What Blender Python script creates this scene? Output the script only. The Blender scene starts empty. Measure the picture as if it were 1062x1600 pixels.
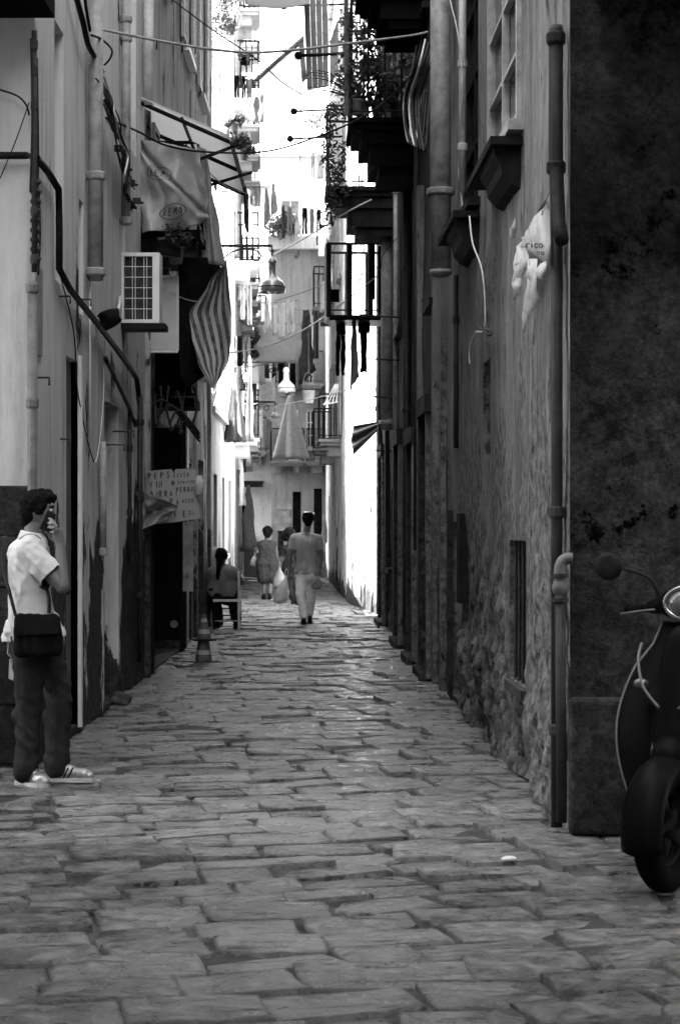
import bpy, bmesh, math, random
from mathutils import Vector, Matrix, noise
random.seed(7)
R = math.radians
SC = bpy.context.scene
COL = SC.collection

# ------------------------------------------------------------ camera, sky, sun, exposure
F, CX, CY, EYE = 3000.0, 531.0, 814.0, 1.56      # focal length and centre in photo pixels, eye height
cam_d = bpy.data.cameras.new('camera')
cam_d.sensor_fit = 'VERTICAL'; cam_d.sensor_height = 24.0; cam_d.lens = 45.0
cam_d.shift_y = 14/1600.0
cam_d.clip_start = 0.1; cam_d.clip_end = 3000
cam_d.dof.use_dof = True; cam_d.dof.focus_distance = 15.0; cam_d.dof.aperture_fstop = 5.0
cam = bpy.data.objects.new('camera', cam_d); COL.objects.link(cam)
cam.location = (0, 0, EYE); cam.rotation_euler = (R(90), 0, 0)
SC.camera = cam

SUN_TO = Vector((-0.894*math.cos(R(52)), -0.447*math.cos(R(52)), math.sin(R(52)))).normalized()
world = bpy.data.worlds.new('World'); SC.world = world; world.use_nodes = True
wn = world.node_tree; wn.nodes.clear()
wo = wn.nodes.new('ShaderNodeOutputWorld'); wb = wn.nodes.new('ShaderNodeBackground')
ws = wn.nodes.new('ShaderNodeTexSky'); ws.sky_type = 'NISHITA'; ws.sun_disc = False
ws.sun_elevation = R(52); ws.sun_rotation = math.atan2(SUN_TO.x, SUN_TO.y)
ws.air_density = 1.4; ws.dust_density = 2.5
wbw = wn.nodes.new('ShaderNodeRGBToBW')
wn.links.new(ws.outputs[0], wbw.inputs[0]); wn.links.new(wbw.outputs[0], wb.inputs[0])
wb.inputs[1].default_value = 0.14
wn.links.new(wb.outputs[0], wo.inputs[0])
sun_d = bpy.data.lights.new('sun', 'SUN'); sun_d.energy = 4.5; sun_d.angle = R(0.5); sun_d.color = (1, 0.99, 0.98)
sun = bpy.data.objects.new('sun', sun_d); COL.objects.link(sun)
sun.rotation_euler = SUN_TO.to_track_quat('Z', 'Y').to_euler()
SC.view_settings.view_transform = 'Standard'; SC.view_settings.look = 'None'
SC.view_settings.gamma = 1.0; SC.view_settings.use_curve_mapping = False
SC.view_settings.exposure = 3.85

# ------------------------------------------------------------ photo geometry helpers
XL = -1.93                                        # plane of the left house fronts
def P(px, py, d): return Vector(((px-CX)*d/F, d, EYE-(py-CY)*d/F))
def PL(px, py, off=0.0): return P(px, py, (XL+off)*F/(px-CX))
def xr(d): return 1.136-0.0225*(d-9.5)
def dR(px, off=0.0): return (1.34975-off)/((px-CX)/F+0.0225)
def dL(px, off=0.0): return (XL+off)*F/(px-CX)
def PR(px, py, off=0.0): return P(px, py, dR(px, off))
def zz(py, d): return EYE-(py-CY)*d/F

# ------------------------------------------------------------ materials
MATS = {}
def nodes_of(name):
    m = bpy.data.materials.new(name); m.use_nodes = True
    nt = m.node_tree; nt.nodes.clear()
    out = nt.nodes.new('ShaderNodeOutputMaterial'); b = nt.nodes.new('ShaderNodeBsdfPrincipled')
    nt.links.new(b.outputs[0], out.inputs[0])
    return m, nt, b
def N(nt, typ, **kw):
    n = nt.nodes.new(typ)
    for k, v in kw.items(): setattr(n, k, v)
    return n
def L(nt, a, b): nt.links.new(a, b)
def grey(v): return (v, v, v, 1)
def tex_coord(nt, scale=(1, 1, 1), world_space=True):
    g = N(nt, 'ShaderNodeNewGeometry') if world_space else N(nt, 'ShaderNodeTexCoord')
    mp = N(nt, 'ShaderNodeMapping'); mp.inputs['Scale'].default_value = scale
    L(nt, g.outputs['Position'] if world_space else g.outputs['Object'], mp.inputs[0])
    return mp.outputs[0]
def noise_fac(nt, co, scale, detail=6, rough=0.6, lo=0.35, hi=0.65):
    n = N(nt, 'ShaderNodeTexNoise'); n.inputs['Scale'].default_value = scale
    n.inputs['Detail'].default_value = detail; n.inputs['Roughness'].default_value = rough
    L(nt, co, n.inputs['Vector'])
    r = N(nt, 'ShaderNodeMapRange'); r.inputs[1].default_value = lo; r.inputs[2].default_value = hi
    L(nt, n.outputs['Fac'], r.inputs[0])
    return r.outputs[0], n.outputs['Fac']
def mix(nt, fac, a, b):
    m = N(nt, 'ShaderNodeMix', data_type='RGBA')
    if isinstance(fac, (int, float)): m.inputs[0].default_value = fac
    else: L(nt, fac, m.inputs[0])
    for s, v in ((m.inputs[6], a), (m.inputs[7], b)):
        if isinstance(v, (int, float)): s.default_value = grey(v)
        else: L(nt, v, s)
    return m.outputs[2]
def math_n(nt, op, a, b=0.0, clamp=False):
    m = N(nt, 'ShaderNodeMath', operation=op, use_clamp=clamp)
    for s, v in ((m.inputs[0], a), (m.inputs[1], b)):
        if isinstance(v, (int, float)): s.default_value = v
        else: L(nt, v, s)
    return m.outputs[0]

def simple(name, v, rough=0.6, metal=0.0, var=0.25, scale=9.0, bump=0.15, bscale=60.0, dist=0.003, obj=False, sheen=0, trans=0):
    if name in MATS: return MATS[name]
    m, nt, b = nodes_of(name)
    co = tex_coord(nt, world_space=not obj)
    f, raw = noise_fac(nt, co, scale, 5, 0.65, 0.3, 0.7)
    L(nt, mix(nt, f, v*(1-var), min(.9, v*(1+var))), b.inputs['Base Color'])
    b.inputs['Metallic'].default_value = metal
    if v < .07: b.inputs['Specular IOR Level'].default_value = .10 if v > .03 else .03
    rr = N(nt, 'ShaderNodeMapRange'); rr.inputs[3].default_value = max(.05, rough-.12); rr.inputs[4].default_value = min(1, rough+.12)
    L(nt, f, rr.inputs[0]); L(nt, rr.outputs[0], b.inputs['Roughness'])
    if bump:
        _, r2 = noise_fac(nt, co, bscale, 4, 0.6)
        bp = N(nt, 'ShaderNodeBump'); bp.inputs['Strength'].default_value = bump; bp.inputs['Distance'].default_value = dist
        L(nt, r2, bp.inputs['Height']); L(nt, bp.outputs[0], b.inputs['Normal'])
    if trans:
        b.inputs['Subsurface Weight'].default_value = 0.0
        tr = N(nt, 'ShaderNodeBsdfTranslucent'); tr.inputs[0].default_value = grey(v)
        mx = N(nt, 'ShaderNodeMixShader'); mx.inputs[0].default_value = trans
        out = [n for n in nt.nodes if n.type == 'OUTPUT_MATERIAL'][0]
        L(nt, b.outputs[0], mx.inputs[1]); L(nt, tr.outputs[0], mx.inputs[2]); L(nt, mx.outputs[0], out.inputs[0])
    MATS[name] = m
    return m

def plaster(name, light, mid, dark, peel=0.5, streak=0.5, damp=1.2, bump=0.5, seed=0.0, fine=0.5, stone_c=None, crack=.635):
    """Old lime plaster: blotches, vertical run-off streaks, peeled patches showing darker stone, damp foot."""
    m, nt, b = nodes_of(name)
    g = N(nt, 'ShaderNodeNewGeometry')
    def co(scale, off):
        mp = N(nt, 'ShaderNodeMapping'); mp.inputs['Scale'].default_value = scale
        mp.inputs['Location'].default_value = (off+seed, off*1.7+seed, off*.3)
        L(nt, g.outputs['Position'], mp.inputs[0]); return mp.outputs[0]
    blot, _ = noise_fac(nt, co((1, 1, .6), 3), 1.1, 8, 0.65, 0.36, 0.64)
    c = mix(nt, blot, mid, light)
    stf, _ = noise_fac(nt, co((1, 1, .09), 11), 5.5, 6, 0.7, 0.50, 0.66)
    stf = math_n(nt, 'MULTIPLY', stf, streak)
    c = mix(nt, stf, c, dark)
    st2, _ = noise_fac(nt, co((2.2, 2.2, .14), 57), 4.2, 5, 0.75, 0.40, 0.66)
    c = mix(nt, math_n(nt, 'MULTIPLY', st2, streak*.55), c, mid*.45)
    crk, _ = noise_fac(nt, co((1, 1, .35), 71), 3.3, 9, 0.7, crack, crack+.025)
    c = mix(nt, math_n(nt, 'MULTIPLY', crk, min(1, peel*1.6+.15)), c, dark*.35)
    fi, fraw = noise_fac(nt, co((1, 1, .8), 7), 16, 7, 0.75, 0.3, 0.7)
    c2 = mix(nt, fi, mid*.62, light*1.05)
    c = mix(nt, fine*.55, c, c2)
    # peel: more likely low on the wall
    sep = N(nt, 'ShaderNodeSeparateXYZ'); L(nt, g.outputs['Position'], sep.inputs[0])
    low = N(nt, 'ShaderNodeMapRange'); low.inputs[1].default_value = damp*1.6; low.inputs[2].default_value = 0.0
    L(nt, sep.outputs[2], low.inputs[0])
    pn, praw = noise_fac(nt, co((1, 1, .5), 23), 1.5, 9, 0.62, 0.0, 1.0)
    s = math_n(nt, 'ADD', praw, math_n(nt, 'MULTIPLY', low.outputs[0], 0.30))
    pf = N(nt, 'ShaderNodeMapRange'); pf.inputs[1].default_value = 0.68-peel*.16; pf.inputs[2].default_value = 0.70-peel*.16
    L(nt, s, pf.inputs[0])
    st, straw = noise_fac(nt, co((1, 1, 1), 31), 13, 8, 0.7, 0.32, 0.68)
    stone = mix(nt, st, *(stone_c or (dark*.4, mid*.7)))
    c = mix(nt, pf.outputs[0], c, stone)
    L(nt, c, b.inputs['Base Color']); b.inputs['Roughness'].default_value = 0.9
    b.inputs['Specular IOR Level'].default_value = 0.12
    h = math_n(nt, 'ADD', math_n(nt, 'MULTIPLY', pf.outputs[0], -0.6), math_n(nt, 'MULTIPLY', fraw, 0.5))
    h = math_n(nt, 'ADD', h, math_n(nt, 'MULTIPLY', math_n(nt, 'MULTIPLY', straw, pf.outputs[0]), 1.2))
    bp = N(nt, 'ShaderNodeBump'); bp.inputs['Strength'].default_value = bump; bp.inputs['Distance'].default_value = 0.02
    L(nt, h, bp.inputs['Height']); L(nt, bp.outputs[0], b.inputs['Normal'])
    MATS[name] = m
    return m

def stripes(name, a, b_, freq, axis=0, rough=.85):
    m, nt, b = nodes_of(name)
    uv = N(nt, 'ShaderNodeUVMap'); sep = N(nt, 'ShaderNodeSeparateXYZ'); L(nt, uv.outputs[0], sep.inputs[0])
    s = math_n(nt, 'FRACT', math_n(nt, 'MULTIPLY', sep.outputs[axis], freq))
    t = math_n(nt, 'GREATER_THAN', s, 0.5)
    f, _ = noise_fac(nt, tex_coord(nt), 14, 5, .6)
    L(nt, mix(nt, math_n(nt, 'MULTIPLY', f, .25), mix(nt, t, a, b_), a*1.2), b.inputs['Base Color'])
    b.inputs['Roughness'].default_value = rough
    MATS[name] = m
    return m

def paving(name):
    m, nt, b = nodes_of(name)
    g = N(nt, 'ShaderNodeNewGeometry')
    oi = N(nt, 'ShaderNodeObjectInfo')
    co = tex_coord(nt)
    f1, r1 = noise_fac(nt, co, 2.2, 6, .6, .3, .7)
    f2, r2 = noise_fac(nt, co, 52, 9, .8, .36, .64)
    f3, r3 = noise_fac(nt, co, 9, 6, .6, .42, .62)
    c = mix(nt, f1, .135, .24)
    c = mix(nt, math_n(nt, 'MULTIPLY', f2, .62), c, .05)
    c = mix(nt, math_n(nt, 'MULTIPLY', math_n(nt, 'SUBTRACT', f3, .35, True), .8), c, .34)
    dsh, _ = noise_fac(nt, tex_coord(nt, (1.3, 6.0, 1)), 3.0, 8, .72, .575, .63)
    c = mix(nt, math_n(nt, 'MULTIPLY', dsh, .85), c, .022)
    ds2, _ = noise_fac(nt, tex_coord(nt, (1.0, 4.0, 1)), 7.5, 6, .7, .58, .66)
    c = mix(nt, math_n(nt, 'MULTIPLY', ds2, .6), c, .04)
    rv = math_n(nt, 'MULTIPLY', math_n(nt, 'SUBTRACT', oi.outputs['Random'], .5), .09)
    hs = N(nt, 'ShaderNodeMix', data_type='RGBA', blend_type='ADD'); hs.inputs[0].default_value = 1
    L(nt, c, hs.inputs[6])
    cr = N(nt, 'ShaderNodeCombineColor')
    for i in range(3): L(nt, rv, cr.inputs[i])
    L(nt, cr.outputs[0], hs.inputs[7])
    L(nt, hs.outputs[2], b.inputs['Base Color'])
    rr = N(nt, 'ShaderNodeMapRange'); rr.inputs[3].default_value = .27; rr.inputs[4].default_value = .7
    L(nt, f3, rr.inputs[0]); L(nt, rr.outputs[0], b.inputs['Roughness'])
    f4, r4 = noise_fac(nt, tex_coord(nt, (1, 2.2, 1)), 5.5, 7, .68, .3, .7)
    h = math_n(nt, 'ADD', math_n(nt, 'MULTIPLY', r3, 1.3), math_n(nt, 'ADD', math_n(nt, 'MULTIPLY', r4, 1.8), math_n(nt, 'MULTIPLY', r2, .5)))
    h = math_n(nt, 'ADD', h, math_n(nt, 'MULTIPLY', math_n(nt, 'ADD', dsh, math_n(nt, 'MULTIPLY', ds2, .5)), -.35))
    bp = N(nt, 'ShaderNodeBump'); bp.inputs['Strength'].default_value = 1.0; bp.inputs['Distance'].default_value = .035
    L(nt, h, bp.inputs['Height']); L(nt, bp.outputs[0], b.inputs['Normal'])
    MATS[name] = m
    return m

def masonry(name, lo, hi):
    m, nt, b = nodes_of(name); co = tex_coord(nt)
    a, ra = noise_fac(nt, co, 1.3, 9, .72, .38, .66); f, rf = noise_fac(nt, co, 11, 9, .78, .42, .64); g_, rg = noise_fac(nt, co, 34, 6, .8, .45, .62)
    pa, _ = noise_fac(nt, co, .75, 5, .6, .40, .58)
    c = mix(nt, a, lo, hi*.55); c = mix(nt, math_n(nt, 'MULTIPLY', f, .75), c, hi); c = mix(nt, pa, mix(nt, .75, c, lo*.5), c); c = mix(nt, math_n(nt, 'MULTIPLY', g_, .5), c, lo*.5)
    pk, rp = noise_fac(nt, co, 3.1, 9, .7, .60, .64); c = mix(nt, pk, c, lo*.3)
    L(nt, c, b.inputs['Base Color']); b.inputs['Roughness'].default_value = .95; b.inputs['Specular IOR Level'].default_value = .03
    h = math_n(nt, 'ADD', math_n(nt, 'MULTIPLY', ra, 2.0), math_n(nt, 'ADD', rf, math_n(nt, 'MULTIPLY', rg, .5)))
    bp = N(nt, 'ShaderNodeBump'); bp.inputs['Strength'].default_value = 1; bp.inputs['Distance'].default_value = .03
    L(nt, h, bp.inputs['Height']); L(nt, bp.outputs[0], b.inputs['Normal']); return m
M_plL1 = plaster('plaster_left_house', .70, .56, .14, peel=.36, streak=.5, damp=1.35, bump=.5, seed=2, fine=.25, stone_c=(.004, .07))
M_plL2 = plaster('plaster_left_shop', .50, .32, .03, peel=.5, streak=.85, damp=1.5, bump=.8, seed=9, stone_c=(.004, .10))
M_plL3 = plaster('plaster_low_house', .45, .32, .08, peel=.3, streak=.5, seed=15)
M_plL4 = plaster('plaster_far_left', .62, .50, .16, peel=.2, streak=.5, seed=19)
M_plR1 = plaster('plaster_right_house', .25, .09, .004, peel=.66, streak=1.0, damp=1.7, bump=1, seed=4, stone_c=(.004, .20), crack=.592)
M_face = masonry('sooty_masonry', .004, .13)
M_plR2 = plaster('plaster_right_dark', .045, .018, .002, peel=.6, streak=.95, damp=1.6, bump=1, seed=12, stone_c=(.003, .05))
M_plR4 = plaster('plaster_far_right', .72, .55, .02, peel=.5, streak=.4, damp=.3, bump=1, seed=21, stone_c=(.004, .1), crack=.60)
M_plF = plaster('plaster_end_house', .34, .24, .07, peel=.3, streak=.6, damp=1.2, seed=33)
M_white = plaster('plaster_pale', .70, .62, .35, peel=.1, streak=.3, seed=41)
M_pave = paving('basalt')
M_dirt = simple('joint_dirt', .035, .95, var=.4, scale=14, bump=.6, bscale=40, dist=.01)
M_block = masonry('tuff_block', .03, .15)
M_blockD = masonry('sooty_block', .012, .12)
M_joint = simple('joint_grit', .05, .95, var=.9, scale=4, bump=.8, bscale=60, dist=.008)
M_greyW = simple('grey_wood', .22, .8, var=.35, scale=9, bump=.4)
M_blockF = simple('tuff_block_pale', .32, .95, var=.3, scale=5, bump=.8, bscale=20, dist=.02)
M_black = simple('black_iron', .018, .5, .3, var=.4, scale=20, bump=.3)
M_iron = simple('rusty_iron', .05, .65, .3, var=.5, scale=16, bump=.5)
M_dark = simple('dark_wood', .014, .7, var=.5, scale=8, bump=.4)
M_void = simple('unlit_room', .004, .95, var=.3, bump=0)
M_door = simple('grey_door', .10, .6, var=.35, scale=5, bump=.3, bscale=30)
M_pipeG = simple('grey_pipe', .14, .6, var=.55, scale=9, bump=.3)
M_pipeL = simple('pale_pipe', .5, .5, var=.35, scale=6, bump=.2)
M_pipeD = simple('dark_pipe', .035, .5, .2, var=.4, scale=9, bump=.4)
M_cable = simple('cable_rubber', .03, .6, var=.4, bump=0)
M_cableL = simple('pale_cable', .55, .5, var=.2, bump=0)
M_whiteP = simple('white_paint', .72, .45, var=.12, scale=7, bump=.1)
M_greyP = simple('grey_paint', .26, .55, var=.4, scale=9, bump=.1)
M_tarp = simple('grey_tarp', .40, .38, var=.25, scale=6, bump=.5, bscale=14, dist=.01, trans=.3)
M_sheet = simple('pale_sheet', .68, .7, var=.12, scale=8, bump=.3, bscale=30, trans=.35)
M_clothW = simple('white_cloth', .78, .85, var=.08, scale=9, bump=.5, bscale=60, trans=.3)
M_clothG = simple('grey_cloth', .25, .85, var=.25, scale=12, bump=.5, bscale=80, trans=.15)
M_clothD = simple('dark_cloth', .010, .9, var=.4, scale=12, bump=.5, bscale=80)
M_speck = simple('speckled_cloth', .12, .9, var=.8, scale=60, bump=.5, bscale=120)
M_card = simple('cardboard', .27, .85, var=.08, scale=6, bump=.2, bscale=80)
M_ink = simple('ink', .045, .7, var=.3, bump=0)
M_plastic = simple('bag_plastic', .6, .3, var=.15, scale=10, bump=.9, bscale=22, dist=.01, trans=.4)
M_plasticG = simple('grey_bag_plastic', .33, .35, var=.25, scale=10, bump=.9, bscale=22, dist=.01, trans=.3)
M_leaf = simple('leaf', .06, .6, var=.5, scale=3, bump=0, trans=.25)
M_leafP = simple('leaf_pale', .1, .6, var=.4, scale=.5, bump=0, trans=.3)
M_bark = simple('bark', .1, .9, var=.4)
M_terra = simple('flower_pot', .16, .8, var=.3)
M_skin = simple('skin', .13, .55, var=.12, scale=20, bump=.15, bscale=150, dist=.001)
M_hair = simple('hair', .006, .7, var=.5, scale=60, bump=.8, bscale=160, dist=.004)
M_shirtW = simple('white_shirt', .52, .8, var=.06, scale=12, bump=.4, bscale=45, dist=.006)
M_jeans = simple('dark_jeans', .026, .85, var=.4, scale=7, bump=.5, bscale=90)
M_chinos = simple('pale_trousers', .7, .85, var=.2, scale=9, bump=.4)
M_shirtG = simple('grey_tshirt', .30, .85, var=.15, scale=9, bump=.4)
M_shirtD2 = simple('slate_top', .15, .85, var=.2, bump=.4)
M_shirtD = simple('dark_shirt', .022, .85, var=.3, scale=9, bump=.4)
M_dress = simple('flecked_dress', .045, .85, var=.6, scale=40, bump=.4)
M_shoe = simple('silver_shoe', .26, .32, .4, var=.25, scale=14, bump=.3)
M_sole = simple('rubber_sole', .45, .7, var=.2)
M_shoeD = simple('black_shoe', .015, .5, var=.3)
M_paintB = simple('black_lacquer', .004, .42, .0, var=.3, scale=3, bump=.04)
M_chrome = simple('chrome', .55, .18, 1.0, var=.2, bump=0)
M_tyre = simple('tyre', .005, .75, var=.3, bump=.4)
M_alu = simple('cast_alloy', .09, .55, .6, var=.3, scale=14, bump=.4)
M_coneD = simple('cone_dark', .085, .6, var=.3, scale=20)
M_coneL = simple('cone_pale', .38, .6, var=.25, scale=20)
M_stripe = stripes('striped_cloth', .34, .02, 5)
M_lampm = simple('lamp_enamel', .42, .35, .5, var=.25, scale=10)
M_lampw = simple('lamp_white', .72, .35, .0, var=.1, scale=10)
M_canopy = simple('canopy_sheet', .85, .6, var=.05, scale=5, bump=.1, trans=.85)
m, nt, b = nodes_of('window_glass'); b.inputs['Base Color'].default_value = grey(.02); b.inputs['Roughness'].default_value = .08
M_glass = m
m, nt, b = nodes_of('clear_lens'); b.inputs['Base Color'].default_value = grey(.2); b.inputs['Roughness'].default_value = .2; b.inputs['Metallic'].default_value = .6
M_lens = m

# ------------------------------------------------------------ mesh helpers
class MB:
    def __init__(s): s.v = []; s.f = []; s.uv = None
    def add(s, vs, fs):
        o = len(s.v); s.v += [tuple(p) for p in vs]; s.f += [tuple(i+o for i in f) for f in fs]
    def box(s, c, size, rot=None):
        hx, hy, hz = size[0]/2, size[1]/2, size[2]/2
        vs = [Vector((x*hx, y*hy, z*hz)) for z in (-1, 1) for y in (-1, 1) for x in (-1, 1)]
        if rot is not None: vs = [rot @ p for p in vs]
        s.add([p+Vector(c) for p in vs], [(0, 2, 3, 1), (4, 5, 7, 6), (0, 1, 5, 4), (2, 6, 7, 3), (0, 4, 6, 2), (1, 3, 7, 5)])
    def box8(s, vs):   # 4 bottom + 4 top, same winding
        s.add(vs, [(3, 2, 1, 0), (4, 5, 6, 7), (0, 1, 5, 4), (1, 2, 6, 5), (2, 3, 7, 6), (3, 0, 4, 7)])
    def tube(s, pts, r, seg=8, cap=True):
        pts = [Vector(p) for p in pts]; n = len(pts)
        rs = r if isinstance(r, (list, tuple)) else [r]*n
        prev = None; rings = []
        for i, p in enumerate(pts):
            t = (pts[min(i+1, n-1)]-pts[max(i-1, 0)]).normalized()
            if prev is None:
                a = Vector((0, 0, 1)) if abs(t.z) < .9 else Vector((1, 0, 0)); u = t.cross(a).normalized()
            else: u = (prev-t*prev.dot(t)).normalized()
            prev = u; w = t.cross(u)
            rings.append([p+(u*math.cos(2*math.pi*k/seg)+w*math.sin(2*math.pi*k/seg))*rs[i] for k in range(seg)])
        fs = []
        for i in range(n-1):
            for k in range(seg):
                fs.append((i*seg+k, i*seg+(k+1) % seg, (i+1)*seg+(k+1) % seg, (i+1)*seg+k))
        if cap: fs.append(tuple(range(seg))[::-1]); fs.append(tuple((n-1)*seg+k for k in range(seg)))
        s.add([q for rr in rings for q in rr], fs)
    def lathe(s, c, prof, seg=20, axis=Vector((0, 0, 1)), cap=False):   # prof: (radius, height)
        c = Vector(c); q = axis.normalized().to_track_quat('Z', 'Y').to_matrix()
        vs = []
        for r_, h in prof:
            for k in range(seg):
                a = 2*math.pi*k/seg; vs.append(c+q @ Vector((r_*math.cos(a), r_*math.sin(a), h)))
        n = len(prof); fs = []
        for i in range(n-1):
            for k in range(seg):
                fs.append((i*seg+k, i*seg+(k+1) % seg, (i+1)*seg+(k+1) % seg, (i+1)*seg+k))
        if cap: fs.append(tuple(range(seg))[::-1]); fs.append(tuple((n-1)*seg+k for k in range(seg)))
        s.add(vs, fs)
    def ball(s, c, r, seg=12, scale=(1, 1, 1)):
        c = Vector(c); vs = []; n = seg//2
        for i in range(n+1):
            a = math.pi*i/n
            for k in range(seg):
                b_ = 2*math.pi*k/seg
                vs.append(c+Vector((r*math.sin(a)*math.cos(b_)*scale[0], r*math.sin(a)*math.sin(b_)*scale[1], r*math.cos(a)*scale[2])))
        fs = [(i*seg+k, (i+1)*seg+k, (i+1)*seg+(k+1) % seg, i*seg+(k+1) % seg) for i in range(n) for k in range(seg)]
        s.add(vs, fs)
    def capsule(s, a, b_, ra, rb, seg=12):
        a = Vector(a); b_ = Vector(b_); ax = (b_-a); l = ax.length
        if l < 1e-5: s.ball(a, ra, seg); return
        prof = []
        for i in range(5): t = math.pi/2*i/4; prof.append((ra*math.sin(t)+1e-4, -ra*math.cos(t)))
        for i in range(5): t = math.pi/2*i/4; prof.append((rb*math.cos(t)+1e-4, l+rb*math.sin(t)))
        s.lathe(a, prof, seg, ax, cap=True)
    def build(s, name, mat, parent=None, smooth=False, solid=0, uv=False):
        me = bpy.data.meshes.new(name); me.from_pydata(s.v, [], s.f); me.update()
        if mat is not None: me.materials.append(mat)
        if smooth: me.polygons.foreach_set('use_smooth', [True]*len(me.polygons))
        o = bpy.data.objects.new(name, me); COL.objects.link(o)
        if parent is not None: o.parent = parent
        if solid:
            md = o.modifiers.new('solid', 'SOLIDIFY'); md.thickness = solid; md.offset = 0
        return o
def tag(o, label, cat, group=None):
    o['label'] = label; o['category'] = cat
    if group: o['group'] = group
    return o
def thing(name, label, cat, loc=(0, 0, 0), group=None):
    o = bpy.data.objects.new(name, None); COL.objects.link(o); o.location = loc; o.empty_display_size = .1
    return tag(o, label, cat, group)
def parent_keep(ch, par):
    ch.parent = par
    ch.matrix_parent_inverse = Matrix.Translation(par.location).inverted() if par.parent is None else Matrix.Identity(4)
def part(mb, name, mat, root, **kw):
    """A part modelled in world coordinates under a thing whose Empty sits at its base."""
    o = mb.build(name, mat, None, **kw); o.parent = root
    if root.type == 'EMPTY':
        off = Vector(root.location)
        o.matrix_parent_inverse = (Matrix.Translation(off) @ Matrix.Rotation(root.rotation_euler.z, 4, 'Z')).inverted()
    return o
def struct(o): o['kind'] = 'structure'; return o
def copy_tree(o, parent=None):
    c = o.copy(); COL.objects.link(c); c.parent = parent
    for ch in list(o.children): copy_tree(ch, c)
    return c
def sag(a, b_, s, n=14):
    a = Vector(a); b_ = Vector(b_)
    return [a.lerp(b_, i/n)+Vector((0, 0, -4*s*(i/n)*(1-i/n))) for i in range(n+1)]
def smooth_path(pts, n=6):
    pts = [Vector(p) for p in pts]; out = []
    for i in range(len(pts)-1):
        p0 = pts[max(i-1, 0)]; p1 = pts[i]; p2 = pts[i+1]; p3 = pts[min(i+2, len(pts)-1)]
        for k in range(n):
            t = k/n
            out.append(.5*((2*p1)+(-p0+p2)*t+(2*p0-5*p1+4*p2-p3)*t*t+(-p0+3*p1-3*p2+p3)*t**3))
    out.append(pts[-1]); return out
def cloth(fn, nu, nv, name, mat, root=None, solid=.003, uv=False):
    vs = [fn(i/nu, j/nv) for j in range(nv+1) for i in range(nu+1)]
    fs = [(j*(nu+1)+i, j*(nu+1)+i+1, (j+1)*(nu+1)+i+1, (j+1)*(nu+1)+i) for j in range(nv) for i in range(nu)]
    mb = MB(); mb.add(vs, fs)
    o = mb.build(name, mat, None, smooth=True, solid=solid) if root is None else part(mb, name, mat, root, smooth=True, solid=solid)
    if uv:
        l = o.data.uv_layers.new(name='uv')
        for p in o.data.polygons:
            for li in p.loop_indices:
                vi = o.data.loops[li].vertex_index; l.data[li].uv = ((vi % (nu+1))/nu, (vi//(nu+1))/nv)
    return o
def nz(p, s=1.0, off=0.0): return noise.noise(Vector(p)*s+Vector((off, off*1.3, off*.7)))

# ------------------------------------------------------------ facades
class Facade:
    def __init__(s, A, B, n):
        s.A = Vector((A[0], A[1], 0)); s.B = Vector((B[0], B[1], 0)); s.len = (s.B-s.A).length
        s.dir = (s.B-s.A).normalized(); s.n = Vector((n[0], n[1], 0)).normalized()
    def pos(s, u, z, off=0.0): return s.A+s.dir*u+s.n*off+Vector((0, 0, z))
    def u_at(s, d): return (d-s.A.y)/s.dir.y if abs(s.dir.y) > 1e-6 else 0
    def sheet(s, mb, H, ops, du=.3, dz=.3, amp=.01, fine_z=4.5, seed=0.0, rough_low=0.0, depth=.4):
        """Front sheet of a house with openings; ops = (u0, u1, z0, z1, depth)."""
        us = {0.0, round(s.len, 4)}; zs = {0.0, H}
        for o in ops:
            us |= {round(o[0], 4), round(o[1], 4)}; zs |= {round(o[2], 4), round(o[3], 4)}
        def fill(st, step):
            L_ = sorted(st); out = []
            for a, b_ in zip(L_, L_[1:]):
                n = max(1, int(math.ceil((b_-a)/step(a)))); out += [a+(b_-a)*k/n for k in range(n)]
            return out+[L_[-1]]
        U = fill(us, lambda a: du); Z = fill(zs | ({fine_z} if fine_z < H-.1 else set()), lambda a: dz if a < fine_z-.001 else dz*4)
        def edge_fade(u, z):
            e = min(u, s.len-u, z+.08)
            for o in ops:
                dx = max(o[0]-u, 0, u-o[1]); dzz = max(o[2]-z, 0, z-o[3])
                e = min(e, math.hypot(dx, dzz))
            return min(1, max(0, e/.12))
        vs = []
        for z in Z:
            for u in U:
                p = s.pos(u, z)
                d = (nz(p, .7, seed)*1.0+nz(p, 3.1, seed+5)*.5+nz(p, 9.0, seed+9)*.25)*amp
                if rough_low:
                    k = max(0, min(1, (1.7-z)/1.2)); d += k*rough_low*(nz(p, 2.4, seed+2)+.6*nz(p, 7, seed+4)+.4*abs(nz(p, 14, seed+3)))
                vs.append(p+s.n*d*edge_fade(u, z))
        nu = len(U); fs = []
        for j in range(len(Z)-1):
            for i in range(nu-1):
                uc = (U[i]+U[i+1])/2; zc = (Z[j]+Z[j+1])/2
                if any(o[0] < uc < o[1] and o[2] < zc < o[3] for o in ops): continue
                fs.append((j*nu+i, j*nu+i+1, (j+1)*nu+i+1, (j+1)*nu+i))
        mb.add(vs, fs)
        for (u0, u1, z0, z1, dp) in ops:            # reveals
            c = [(u0, z0), (u1, z0), (u1, z1), (u0, z1)]
            fr = [s.pos(u, z) for u, z in c]; bk = [s.pos(u, z, -dp) for u, z in c]
            mb.add(fr+bk, [(0, 1, 5, 4), (1, 2, 6, 5), (2, 3, 7, 6), (3, 0, 4, 7)])
            mb.add([s.pos(u, z, -dp-.002) for u, z in c], [(0, 1, 2, 3)])
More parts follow.
